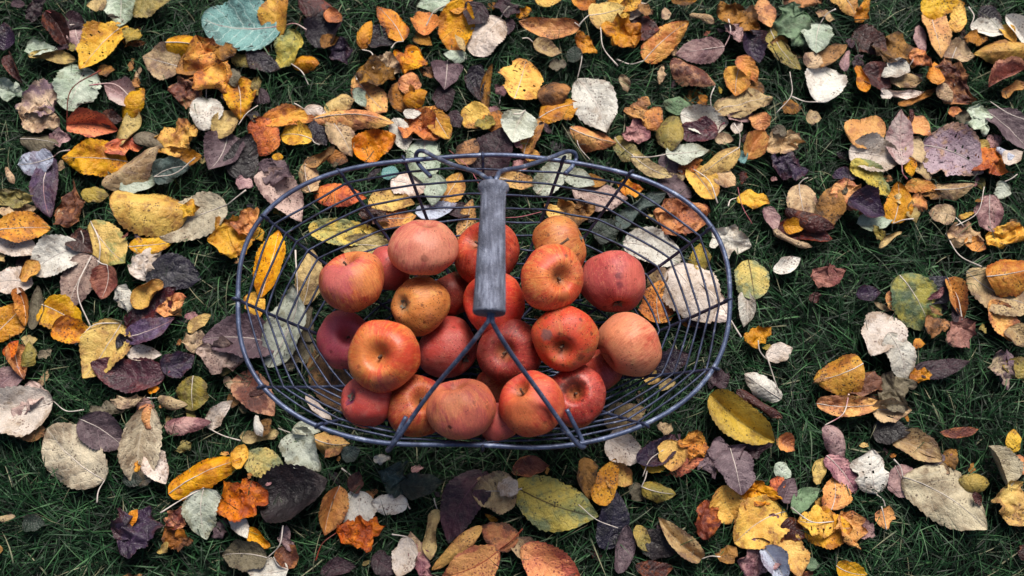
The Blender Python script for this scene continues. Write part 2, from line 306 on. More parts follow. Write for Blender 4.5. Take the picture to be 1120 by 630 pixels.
sc.render.engine = 'CYCLES'; cy = sc.cycles
cy.max_bounces = 4; cy.diffuse_bounces = 2; cy.glossy_bounces = 2; cy.transmission_bounces = 2
cy.caustics_reflective = False; cy.caustics_refractive = False; cy.use_denoising = True; cy.use_adaptive_sampling = True; cy.adaptive_threshold = .02
LEAF_SCALE = 1.13
EXPO = 0.68
LEAVES = '''
40 8 32 18 70 Pm k
106 5 22 16 180 Yt -
132 10 36 32 -90 Pg v # pale sage leaf with straight midrib at the top edge @ pale sage leaf
163 4 50 28 10 Yo 0
64 33 46 22 -60 R f 57 14
81 23 28 18 -20 Pm 0
86 43 32 20 -70 Lk v 76 28
112 50 66 38 -125 Y n2 132 20 # golden leaf with ragged side and dark blotch among grass @ ragged golden leaf
6 40 28 20 90 Pu -
46 55 34 16 -10 Pg k
58 64 46 12 -5 Yt r
19 75 34 14 -65 R f
84 97 50 44 -105 Pg vn2o 88 66 # pale grey green leaf with one dark slit hole @ grey green slit leaf
8 98 30 20 -10 Pg k
42 115 42 34 190 M k # tan leaf with yellow rim and purple speckled middle @ purple speckled tan leaf
132 103 36 24 150 Pk c0 98 94
147 115 38 18 60 Yd r
102 138 50 28 -5 Or f2 111 78 # bright orange folded leaf with long upright stalk @ folded orange leaf
178 68 40 34 165 Lt v # dusty mauve leaf with pointed tip lying on grass @ dusty mauve leaf
210 53 50 22 -8 Yd d
210 75 32 24 0 Bo 0
208 98 36 28 30 Mr k
225 125 36 32 -90 W 2o 229 85
116 77 18 14 0 Bo 0
146 47 22 10 0 Bo k
151 84 20 7 80 Lt r
265 28 80 56 175 Te v2o 336 34 # large teal leaf with pale branching veins @ large teal leaf
303 18 54 30 80 Yd 0
315 56 44 28 -115 Yg w 333 20 # yellow green leaf with scalloped end below teal leaf @ scalloped green leaf
335 70 28 16 0 O d 337 91
288 67 38 22 -30 Dk -
232 74 60 46 -60 OY k # orange and yellow blotched leaf with torn edge @ blotched orange leaf
262 108 46 34 -80 OY w2
266 67 24 14 -20 Yo -
248 57 26 16 20 Bo k
285 106 24 16 -30 Pm -
348 10 42 24 -20 R 0
358 33 42 34 60 Dk c
365 18 22 12 -40 O r2
361 46 20 15 30 Bo 2
374 56 28 24 -70 Pu k
428 26 46 24 125 O 2 427 57
400 38 32 12 75 O r2 409 64
415 42 36 26 0 Dk -
432 70 46 24 25 Lt k
412 82 40 30 -20 Bo k2
405 105 50 28 -50 OY - 390 88
394 107 22 13 -60 Pg 2
373 115 32 22 10 Yt d
345 121 22 12 -10 P - 322 112
441 104 34 28 90 Bo 0
474 4 34 22 180 Pg - 467 28
467 27 28 24 80 O c
463 44 22 13 -30 Bo -
500 30 54 36 -100 Yd 0 # golden leaf half covered by a pink leaf @ covered golden leaf
505 4 28 18 30 O 0
520 16 28 25 -120 Pm 1
532 40 46 39 -125 P v3o 559 9 # pale pink leaf lying on golden leaf with white stalk @ pale pink leaf
556 8 26 20 -30 Pm k
556 30 20 14 -80 Pm 0
600 30 60 17 175 O r 628 24 # long orange leaf curled like a banana @ banana shaped orange leaf
598 54 30 18 -15 Lt c 569 46
498 61 24 13 180 Pg 2
638 3 26 17 160 O 2
664 15 36 28 10 Y 2 634 26
600 1 28 12 0 Y -
641 48 28 15 -40 O k
569 88 50 46 75 Y n2o # golden heart shaped leaf with a deep notch on grass @ notched golden leaf
488 82 36 30 -95 Lm v2 510 62
486 108 30 22 -80 Pm 0
468 79 18 12 170 Bo 2
450 66 30 28 60 OY k
449 91 24 24 90 O 0
522 92 38 20 -85 Dk -
533 98 50 8 85 Bo r2
520 127 30 27 20 Y o
471 122 32 17 20 O 0
455 107 26 18 20 O d
451 124 18 10 0 W 2
607 104 34 26 10 Bo d2
612 121 44 28 20 O 0
650 115 70 44 -65 W vp3 637 48 # large white speckled leaf with two tall pale stalks @ large white speckled leaf
628 60 20 16 90 Gd -
674 12 38 28 100 Y k
690 4 26 14 30 OY 2
697 12 26 14 40 P 0
683 36 42 30 -10 O k 676 70
703 30 34 26 -20 R 0
727 45 58 28 42 Ob 2 675 63 # pointed orange leaf with long pale stalk pointing left @ pointed orange leaf
765 56 48 26 -172 Lk v2 796 23 # dusty pink leaf with stalk pointing up and right @ dusty pink leaf
757 82 50 22 -30 Mr d # wrinkled dark red leaf with pale flecks and orange edge @ wrinkled red leaf
808 22 48 28 -30 Bo k
804 36 26 15 -40 Lk k2
838 15 34 20 -80 O 2
823 52 36 22 -80 Pu c
857 55 54 25 -62 Yo n # narrow olive yellow leaf with brown spots @ spotted olive leaf
870 30 46 34 -60 G k2 # crinkled green leaf beside a pale round leaf @ crinkled green leaf
894 42 35 30 -100 Pg v3 915 9 # pale mint round leaf with stalk pointing up right @ pale mint leaf
748 1 26 10 0 Bo -
728 15 14 10 90 Lt -
768 20 26 8 -20 Lt r
806 88 34 28 -100 Yd -
818 76 32 17 -55 O 2
825 98 24 20 -60 Bo 0
812 115 60 28 12 Lt w2 783 92 # wavy pinkish tan leaf with scalloped upper edge @ wavy tan leaf
700 119 28 25 60 O k
742 116 20 30 80 G 0
889 66 18 20 60 Lt -
903 93 44 40 60 W 2o 865 110 # pale white cupped leaf with stalk pointing left @ white cupped leaf
683 92 20 10 -70 Lt k
723 82 22 8 80 Lt k
866 118 20 16 0 Bo 0
876 3 38 14 0 Bo k
925 3 38 22 -50 Yd -
943 12 28 14 60 O k
1023 37 54 28 -88 Ys 2 # upright golden leaf peppered with black spots @ pepper spotted golden leaf
1007 45 36 12 -88 Lk 0
1030 7 46 24 10 Y 0
1048 20 34 17 75 Y 0
1081 34 36 20 -10 W c2 1062 5
1083 17 26 20 -20 Dk 0
1103 38 24 13 -60 Y 0
1114 34 40 16 -55 W c2
1096 57 58 22 185 Yd d # golden brown leaf lying flat at the upper right edge @ upper right golden leaf
1047 60 32 24 -20 Lt c
982 60 58 30 -15 Bo k
952 45 38 28 -40 R 0
979 77 28 19 195 W 2 1000 67
1008 65 26 15 -30 O k2
1023 82 30 14 90 O r2
1042 93 54 32 -60 Mr k # rusty red crumpled leaf with flecked surface @ rusty flecked leaf
925 67 26 8 75 Lk r
942 88 34 11 -80 O r2
958 86 34 28 -30 R 0
906 62 42 20 30 Bo 0
990 88 32 17 -20 Lt k
985 102 46 9 0 P r
1003 108 50 8 30 Bo r
970 104 12 10 0 P -
1034 102 22 15 -60 Lt -
1104 84 48 24 25 Mr f
1108 98 28 12 30 O r2
1070 131 32 26 -60 Pg k
1103 143 62 32 -52 Lm v # broad mauve leaf crossing the right edge @ broad mauve leaf
1045 122 14 10 0 O -
44 132 40 24 0 Lt k
45 157 40 20 -10 Go d
67 152 22 16 20 Lk k
39 177 40 26 -170 Wb - # folded bluish white leaf beside a violet leaf @ bluish white leaf
52 205 64 28 -85 Pv v2 75 163 # violet leaf with wavy edge and pink stalk @ violet leaf
75 228 50 22 80 Rr k # rusty red narrow leaf beside the violet leaf @ rusty narrow leaf
104 174 62 36 178 Yd w # golden leaf with toothed edge left of long tan leaf @ toothed golden leaf
136 163 40 18 5 Or k0
147 185 70 28 28 Lt d2 # long smooth tan leaf arching over golden leaf @ long tan leaf
154 200 42 18 20 Pg 0
167 156 38 14 -10 Go r
142 140 42 16 65 Yt r2
122 130 22 18 0 R 0
198 150 46 34 30 OY k
203 172 32 20 0 Bo 0
188 186 38 26 15 Td w2 216 172 # dull teal leaf with twisted tip @ twisted teal leaf
104 213 27 16 0 Yo -
164 231 76 44 175 Y d2o # broad yellow leaf with fine dark specks @ broad yellow leaf
212 240 74 44 -158 Pt v3o 273 210 # broad pale leaf with stalk reaching toward the basket @ broad pale leaf
208 228 20 18 0 Y k3
20 217 40 20 -5 Yo k
20 230 38 15 10 Lt -
25 250 52 32 5 Ys 2 # yellow leaf with split tip at the left edge @ split yellow leaf
11 192 20 6 -60 Lt r
118 267 58 38 -48 Yb vp2 105 300 # yellow leaf with a brown red spot near its top @ brown spot yellow leaf
90 266 30 24 -40 R 0
247 135 36 25 60 Yt 0
241 166 48 36 -110 Lm v # mauve leaf with diagonal vein beside black leaf @ mauve veined leaf
267 172 48 34 80 Bk - # nearly black smooth leaf left of spotted orange leaf @ nearly black leaf
288 149 40 34 115 Or 2o # round orange leaf with red spots and dark midrib @ round spotted orange leaf
324 149 34 25 170 Y 2 352 160
349 146 28 18 -60 Dk -
316 130 54 22 5 OY 0
388 133 80 22 -5 OY d2
374 150 44 26 -60 Lt v
411 157 44 32 15 O w2 # orange wavy leaf just outside the top of the basket @ orange wavy leaf
438 148 36 20 -70 W 2
302 188 38 26 -20 Lm k2
308 216 66 36 -48 Ms 0 # long spotted mauve tan leaf slipping under basket rim @ spotted mauve tan leaf
268 200 18 14 -20 Lk -
338 192 40 19 100 Lt d
352 173 36 13 25 Bo r2
368 172 24 16 -20 Bo 0
304 172 12 9 0 Y -
258 260 54 42 20 Yd k # crumpled yellow leaf at the left rim of basket @ crumpled yellow leaf
272 244 34 24 50 O k2
372 214 56 25 -12 Or - # orange red leaf under the upper left wires @ orange red leaf
380 254 76 26 -4 Yg 2 # long yellow green leaf under the upper left wires @ long yellow green leaf
404 270 62 22 -5 Yt 0
410 236 32 16 -20 R k
429 221 48 25 -10 Y -
448 203 38 28 -20 P 3
465 177 52 34 -88 Pg v2 451 152 # pale green leaf under the rim left of the hook @ pale green rim leaf
476 208 32 22 -100 Pg 2
494 206 38 27 60 Yd 0
432 238 42 24 0 OY 0
478 230 42 18 10 Wb 0
504 232 26 18 0 Pm 0
512 243 46 20 80 Ys -
427 189 18 14 0 Te -
296 288 72 30 80 Y f2 # tall yellow leaf seen through the left wires @ tall yellow leaf
338 303 56 28 80 Yt 0
279 334 28 22 -60 Y -
312 358 84 38 72 Wg w2 326 275 # long pale whitish leaf seen through the left wires @ long whitish leaf
331 366 72 24 75 Go k
262 372 72 42 178 Lm v # mauve tan leaf crossing under the left rim @ mauve crossing leaf
238 388 46 32 175 Ms k
280 432 62 34 -48 Mr -
246 405 14 10 0 Yo -
348 446 36 10 -42 P 2
362 415 70 40 -70 Bo 0
206 465 46 16 5 Mk d
240 452 36 17 50 P - 262 480
256 438 14 12 0 Bo -
283 466 22 8 -70 W r2
284 477 38 13 8 Yt r
290 467 20 14 60 Bo -
333 494 50 40 -50 Wg w2 302 468 # ragged whitish leaf below the lower left rim @ ragged whitish leaf
362 484 36 17 -8 Y d
335 470 28 14 0 Wg -
290 508 44 30 -20 Yg 0
226 521 78 28 25 Yd d2 # curved golden leaf with upturned right end @ curved golden leaf
262 500 26 14 75 Y r2
384 496 20 17 30 Td -
418 502 18 10 0 W k
266 548 54 40 10 Or k2 # crumpled rust orange leaf beside a black leaf @ crumpled rust leaf
322 541 72 50 20 Bk c # large blackish leaf with faint sheen below basket @ large blackish leaf
262 575 30 16 -52 W 2
283 589 30 13 -35 Yd r2
268 607 46 30 178 Go v 313 572 # grey tan leaf with pointed corners at the bottom @ grey tan leaf
293 625 42 28 180 W 2 300 610
314 590 26 13 -70 Lk k2
315 610 26 20 -60 Rr c
362 558 50 30 -105 O f
391 560 42 34 -95 W v2o 373 512 # white leaf with long bent stalk below the basket @ white long stalked leaf
395 580 46 30 10 Or k3 345 613 # crumpled orange brown leaf covering part of white leaf @ crumpled orange brown leaf
426 551 36 22 178 W 2 448 556
437 527 42 32 -40 Td k
461 530 44 26 0 Gd -
442 610 40 24 -100 P 2 428 585
422 618 32 22 -30 Pm -
370 622 36 18 10 Pm -
222 562 50 36 -85 Wg v 176 560 # whitish leaf with horizontal stalk left of rust leaf @ whitish side leaf
193 568 28 22 60 Mr k2
195 588 30 20 -10 Bo k
152 582 50 44 60 Pu k # purple crumpled leaf alone in dark grass @ lone purple leaf
143 568 24 12 50 O 2
37 572 24 18 0 Gd -
6 567 22 7 0 Lt r
82 498 78 58 140 Pt v2o 106 549 # large pale tan leaf with hooked orange stalk base @ large pale tan leaf
155 488 80 42 -95 Pt f2o # pale folded leaf standing below a small orange curl @ pale folded leaf
172 512 36 24 -60 P 0
162 457 26 14 -75 O r3
145 525 20 14 0 Gd -
113 473 52 38 -35 Lm v2 # wrinkled mauve leaf above the large pale tan leaf @ wrinkled mauve leaf
118 449 34 14 5 Go k
16 446 72 48 185 P v2o 87 447 # large pinkish white leaf with bright stalk at left edge @ pinkish white edge leaf
28 437 46 32 20 Ms k
28 470 46 20 -10 Bo 0
10 416 34 22 -140 Lk - 28 400
20 397 38 22 -70 O f
31 388 26 15 80 Yo d2
14 382 20 14 60 Or -
113 384 64 48 -120 Y v 82 377 # yellow leaf with toothed lower edge beside maroon leaf @ toothed yellow leaf
140 408 74 36 172 Mn 2 185 406 # glossy dark maroon leaf with pink stalk @ glossy maroon leaf
195 397 34 26 20 Pu -
158 387 34 16 0 P 0
211 430 34 32 -90 Yo vo # small round olive yellow leaf alone on grass @ round olive leaf
141 438 38 14 5 Lt k
188 440 32 10 -12 Lt r 160 434
168 426 12 8 20 O -
18 268 48 28 -20 P 0
62 282 52 40 -150 W v2o 88 252 # rounded white leaf with stalk to upper right @ rounded white leaf
13 309 42 28 180 P 2
33 297 26 14 60 Yd r2
25 336 40 16 -75 O f
9 352 46 34 50 O - # orange leaf with dark edge at the left border @ left border orange leaf
40 338 46 11 90 Go r
86 309 60 36 -110 Ms v 97 357 # pinkish tan wrinkled leaf below the rounded white leaf @ pinkish wrinkled leaf
116 309 34 23 -100 Rp c 108 285
136 326 28 19 -70 W k
160 286 38 26 40 P k
165 268 42 20 10 Y 0
190 301 54 36 0 Bk2 - # smooth dark blue violet leaf above the maroon leaf @ dark blue violet leaf
162 321 38 20 40 Yd r2
162 342 74 34 35 Mn -
189 334 30 20 40 Ob k2
163 361 56 24 20 Pv - # bright violet leaf under orange tipped maroon leaf @ bright violet leaf
70 346 52 36 -30 Yd v2 # yellow leaf with green streak right of brown sliver @ green streaked yellow leaf
80 363 40 28 -15 OY 3
32 372 16 12 0 Yt -
218 353 28 13 40 Yt -
214 372 26 20 10 Lt k
462 142 42 30 -30 Or k
482 137 36 22 -60 Yd 2
498 131 22 16 -60 Pm 0
538 167 54 44 60 Pm 0 # dark plum leaf under rim beside the grip @ dark plum leaf
512 166 32 24 60 Bo 0
566 139 38 34 -110 Wg v2 561 125 # pale mint leaf above the dark plum leaf @ mint leaf above rim
543 133 24 28 80 Bo 0
583 148 42 22 60 O 0
582 169 16 13 0 Ob -
648 151 48 20 -18 Ob d
606 190 52 26 50 Wg v # pale grey green leaf under upper rim @ pale upper rim leaf
634 196 32 18 -20 Wg -
565 198 40 22 -5 Ys 2
656 215 56 34 -18 Ms - # white leaf with mauve spots under upper right wires @ mauve spotted white leaf
628 232 40 28 10 Bo k
605 232 16 20 60 Y -
648 199 32 14 0 Bo 0
689 206 26 15 -10 Ob k2
700 229 60 18 35 Td r
664 252 30 26 30 Gd -
747 237 58 36 5 Or k # bright orange leaf crossing the upper right rim @ bright orange rim leaf
712 273 60 38 -14 W o2 # big white leaf seen through the right wires @ big white wire leaf
757 322 68 56 -60 P v2 810 372 # broad cream leaf with purple patch under right wires @ broad cream leaf
768 343 40 26 0 Pm 0
780 335 30 34 60 P 0
720 330 42 32 90 Os -
765 282 30 21 80 Yo -
720 305 26 20 60 Lt 0
798 264 42 29 -20 W k # grey white leaf just outside the right rim @ grey white leaf
735 396 38 24 20 Pu -
713 412 22 15 0 Yt -
730 421 18 12 20 Yt -
684 455 44 28 20 Lt 2
697 142 34 23 30 Mk k2
715 129 28 20 60 O -
735 145 46 22 -95 Yo r2
770 132 48 28 -10 W 0
763 144 40 25 180 Mn 2 793 136 # deep burgundy pointed leaf on white leaf @ burgundy leaf
752 167 44 23 8 Wg v3 690 174 # small white leaf with long white stalk pointing left @ small white stalked leaf
688 165 40 20 -42 Yo -
712 183 46 17 -32 Yt -
736 178 30 20 0 Lm 0
787 178 48 19 212 Yt d2 805 137
810 172 16 14 -60 Te -
768 200 42 30 -60 Y v2o 783 225 # clean yellow oval leaf right of basket rim @ clean yellow oval leaf
755 181 26 12 20 Or k
793 195 26 20 -40 Lt 0
738 205 38 24 -30 Lm 0
824 219 33 19 -15 Y w2 797 226
832 134 20 21 -80 O 2
810 128 30 10 0 Lk r
807 140 14 12 60 P -
792 152 20 12 0 Lt -
826 158 34 24 60 Ob f2
856 158 44 22 10 Lt k
862 182 40 28 0 Pu k
878 225 44 32 -80 Lt vo 883 194 # round tan leaf with short upright stalk @ round tan leaf
885 241 50 15 -22 R r2
843 240 28 16 -70 Lk -
869 247 22 16 0 O -
880 256 54 28 -15 R 0
890 129 16 14 0 Lt -
945 145 41 37 20 Yr 2o # round clean golden leaf with smooth edge @ round golden leaf
957 170 52 36 -10 P -
984 151 54 29 92 Pk v3 996 192 # upright pale pink leaf with pink midrib @ upright pink leaf
1004 140 30 22 -30 O 0
1001 165 32 24 -80 Lt 0
1008 186 28 20 -60 Lt 0
1043 171 64 54 -28 Ml vn2 1018 142 # big lilac leaf with black hole and specks @ big lilac leaf
953 196 54 24 -42 Yg w
925 192 26 14 -10 Pu -
927 215 36 26 -40 Ob k2
908 226 46 26 70 Bo 0
947 228 38 28 -30 Pu c2
957 244 38 18 10 Pg 0
981 222 42 28 80 Yr 2 1000 239 # smooth deep yellow leaf below the upright pink leaf @ deep yellow leaf
1004 222 20 21 -80 OY k
1008 205 32 15 -10 Ob 0
1040 207 46 16 4 Lt d
1030 234 27 21 170 Lt - 1055 246
1094 209 20 17 240 Wg 2 1112 190
1082 234 38 29 -88 Mk v # mauve speckled leaf with pale midrib near right edge @ mauve speckled leaf
1083 177 42 34 -30 Or k
1073 163 22 20 60 Yt 0
1100 170 24 9 -50 Wb r2
1108 172 22 17 30 P 2
1106 256 48 22 10 Y k
822 306 43 34 -85 Yg v2o # yellow and green mottled round leaf alone on grass @ mottled round leaf
816 338 36 17 -95 W -
861 290 30 17 25 W 2
906 300 35 21 15 Rp k
829 368 28 19 30 O k
866 262 42 8 -25 Lt r
852 386 30 19 20 P 2 828 372
834 423 44 19 145 W d2 837 388 # white crescent leaf hanging from a bent stalk @ white crescent leaf
811 459 78 40 -37 Ye f2 # large mustard yellow leaf folded along its midrib @ large mustard leaf
830 443 52 12 -32 R r
787 415 26 21 0 Pm k
728 468 17 13 0 Lt k
722 492 56 24 35 Pu -
735 499 32 28 -90 Y 2
758 489 32 27 -100 Os k2
789 500 48 30 20 Lm k
805 516 46 36 -80 Lm v2
826 492 36 15 15 Pm k
859 486 22 17 -30 O c
684 490 42 32 -30 P -
1001 330 60 48 -62 Gy vo # green leaf with yellow side and pale stalk across it @ green yellow leaf
964 366 52 42 -120 P v3 1005 323 # pale pinkish leaf with small holes and long stalk @ pale holed leaf
983 392 54 30 -70 W 2
1044 327 44 20 -75 Os f2 1052 350
1024 319 32 34 -60 Bk2 0
1050 363 36 27 40 Rp k
1025 356 24 20 0 Bo k
1005 376 12 10 0 O -
1056 258 36 22 -10 Lt k 1075 290
1066 267 24 14 -20 O 0
1098 320 80 44 -32 Lt v # broad grey tan leaf curling at the right edge @ broad grey tan leaf
1105 301 50 34 10 Ob d2
1098 354 52 26 -60 OY 0
1113 368 24 22 -60 Lt -
973 262 28 6 35 Yt r
950 322 24 18 0 Pu 0
918 411 50 36 195 Os d2 # orange leaf with black spots on dark grass @ black spotted orange leaf
952 421 44 25 10 Rr k
978 428 42 32 30 Go k0
975 448 38 21 0 Lt c
930 443 66 21 0 OY w # long yellow brown leaf under the black spotted leaf @ long yellow brown leaf
1006 411 22 16 0 O k
1030 402 54 20 8 Pm -
1096 405 40 25 -70 M k
1115 402 22 32 80 Yo -
1050 472 42 12 4 Rr -
975 472 36 27 0 Bk -
1003 491 50 27 -28 Lt c2
954 516 44 40 95 W n2 970 553 # white leaf with three holes and stalk pointing down @ white holed leaf
912 490 48 18 -68 Lk r2 925 430
921 518 46 23 -52 Mk v2
912 540 34 29 80 Os 2
905 578 48 40 0 Yd 2
928 580 38 27 -80 Os k
948 580 20 18 -30 Lk k
970 566 24 19 80 Os n 965 553
1033 547 92 56 -33 Pt vp3 977 502 # largest grey tan oval leaf with toothed edge @ largest tan oval leaf
988 527 36 31 -60 Lk -
1065 528 30 15 -5 Yo r
1092 512 46 29 -70 Pt f2
1114 508 20 22 80 O -
1112 554 44 40 -80 Y k
1108 482 24 15 80 Y -
931 625 34 22 -15 Yd 2
1020 506 38 9 -30 Lt r
508 553 78 40 -118 Mn2 v # large plum coloured leaf with ribbed surface below basket @ large plum leaf
541 538 44 42 180 Lt v2 571 533 # grey mauve rounded leaf touching olive yellow leaf @ grey mauve round leaf
556 533 22 20 -30 P 3
606 550 90 50 -20 Yg vp3 # big olive yellow oval leaf with dark midrib @ big olive yellow leaf
580 511 38 20 10 Rr 0
641 524 42 20 -80 Bo 0
664 527 48 23 70 Ys 2
472 585 50 15 -98 Yt r2 474 545
500 600 66 14 220 Yd r2
545 585 40 27 160 Od 0
516 618 62 40 205 Of vp2 571 577 # orange red speckled leaf with green hole at bottom edge @ speckled orange leaf
602 617 66 42 -28 Of p2 # orange leaf freckled with crimson spots at bottom edge @ crimson freckled leaf
576 600 34 22 -20 Lt 0
668 566 62 30 85 Bk2 -
450 600 34 18 90 Lt 0
462 614 38 19 -70 Mk k
720 538 34 17 -12 Yo d 708 515
678 520 28 23 -30 OY c
716 508 28 16 0 Y 0
751 509 36 16 25 Or - 730 519
775 508 24 20 -40 Yo 0
742 590 58 23 135 Lt f2 789 609 # folded cream leaf with long stalk on lower grass @ folded cream leaf
703 590 30 16 -60 Yo -
719 596 38 30 -20 Bk -
682 600 48 15 80 Lm r
716 622 38 18 0 R -
771 567 38 23 80 Rr k
797 552 40 33 -70 Y 2o
828 540 50 26 -10 Yd k
831 574 64 50 210 Y v2o 862 548 # large clear yellow leaf over a speckled pink leaf @ large clear yellow leaf
864 606 48 34 -70 Y 1
826 612 42 31 -110 Mk k3
848 617 40 26 -60 Wb f3
850 530 20 17 40 Or k
862 536 28 20 60 Lm -
856 515 20 16 -40 Pg -
880 547 38 19 40 G 0
866 580 26 21 -30 R 0
892 571 36 29 180 Y n2 865 556
896 515 28 12 70 Yt r
888 618 16 13 0 G -
20 5 14 10 0 Pm -
'''
# ------------------------------------------------------------ parse and place the leaves
def parse():
    out = []
    for ln in LEAVES.strip().splitlines():
        body, _, lab = ln.partition('#'); lab, _, short = lab.partition('@')
        t = body.split(); e = dict(x=float(t[0]), y=float(t[1]), L=float(t[2]), W=float(t[3]), a=float(t[4]), k=t[5], fl='', s=None)
        rest = t[6:]
        if rest and not rest[0].lstrip('-').replace('.', '').isdigit() or (rest and len(rest) in (1, 3)):
            e['fl'] = rest[0]; rest = rest[1:]
        if len(rest) == 2: e['s'] = (float(rest[0]), float(rest[1]))
        d = [c for c in e['fl'] if c.isdigit()]; e['lay'] = int(d[0]) if d else 1
        e['fl'] = ''.join(c for c in e['fl'] if c.isalpha()); e['lab'] = lab.strip(); e['short'] = short.strip()
        out.append(e)
    return out
E_ = parse()
for i, e in enumerate(E_): e['i'] = i
order = sorted(E_, key=lambda e: (e['lay'], e['i']))
BC = at(527, 329, .155)+Vector((0, -.026, 0))                                     # centre of the basket's rim
FA, FB = .178, .083                                         # half axes of its floor
def in_floor(x, y, m=0.0):
    return ((x-BC.x)/(FA+m))**2 + ((y-BC.y)/(FB+m))**2 < 1
GX0, GY0, GS, GW, GH = -.8, -.7, .004, 400, 350
hi = np.full((GH, GW), 0.0); lo = np.full((GH, GW), 9.0)
yy, xx = np.mgrid[0:GH, 0:GW]; wx = GX0+xx*GS; wy = GY0+yy*GS
for e in order:
    p = at(e['x'], e['y'], .035); sc_ = depth(p)/F*LEAF_SCALE
    e['Lm'] = e['L']*sc_; e['Wm'] = e['W']*sc_
    a = R(e['a']); ca, sa = math.cos(a), math.sin(a)
    u = (wx-p.x)*ca+(wy-p.y)*sa; v = -(wx-p.x)*sa+(wy-p.y)*ca
    msk = (u/(e['Lm']*.46))**2+(v/(e['Wm']*.46))**2 < 1
    fl_ = in_floor(p.x, p.y, .03)
    base = .022 if fl_ else .03
    top = np.percentile(hi[msk], 75) if msk.any() else 0
    z = max(base, top+.0035) if top > 0 else base
    z = min(z, .034 if fl_ else .056)
    e['z'] = z; hi[msk] = np.maximum(hi[msk], z+(.001 if fl_ else .003)); lo[msk] = np.minimum(lo[msk], z)
    e['p'] = at(e['x'], e['y'], z); e['tilt'] = (random.uniform(-14, 14), random.uniform(-14, 14)) if not fl_ else (0, 0)
    e['floor'] = fl_
rank = sorted(E_, key=lambda e: -e['L']*e['W']*(1.0 if e['lay'] else .7)-(1e6 if e['lab'] else 0))
single = {e['i'] for e in rank[:300]}

# labels -----------------------------------------------------
def adj(e):
    t = []
    m = e['L']*e['W']
    if m < 560: t.append('small')
    elif m > 1700: t.append('large')
    if 'r' in e['fl']: t.append('rolled')
    elif 'k' in e['fl']: t.append('crumpled')
    elif 'f' in e['fl']: t.append('folded')
    elif 'c' in e['fl']: t.append('cupped')
    elif 'd' in e['fl']: t.append('arched')
    elif 'n' in e['fl']: t.append('nibbled')
    elif 'w' in e['fl']: t.append('wavy')
    elif e['W']/e['L'] < .5: t.append('slim')
    return ' '.join(t+[K[e['k']][9]])+' leaf'
marks = [e for e in E_ if e['short']]
def rel(e, m):
    dx, dy = e['x']-m['x'], m['y']-e['y']; d = math.degrees(math.atan2(dy, dx)) % 360
    w = ['right of', 'up and right of', 'above', 'up and left of', 'left of', 'down and left of', 'below', 'down and right of'][int(((d+22.5) % 360)//45)]
    return w, math.hypot(dx, dy)
by = {}
for e in E_:
    if e['i'] not in single: continue
    if e['lab']: e['label'] = e['lab']; continue
    m = min(marks, key=lambda m: math.hypot(e['x']-m['x'], e['y']-m['y']))
    w, d = rel(e, m)
    by.setdefault((adj(e), w, m['short']), []).append((d, e))
for (a, w, s), l in by.items():
    l.sort(key=lambda q: q[0])
    for n, (d, e) in enumerate(l):
        e['label'] = f"{a} {w} the {s}" + ('' if len(l) == 1 else [', nearer one', ', farther one', ', farthest one', ', outermost one'][n])

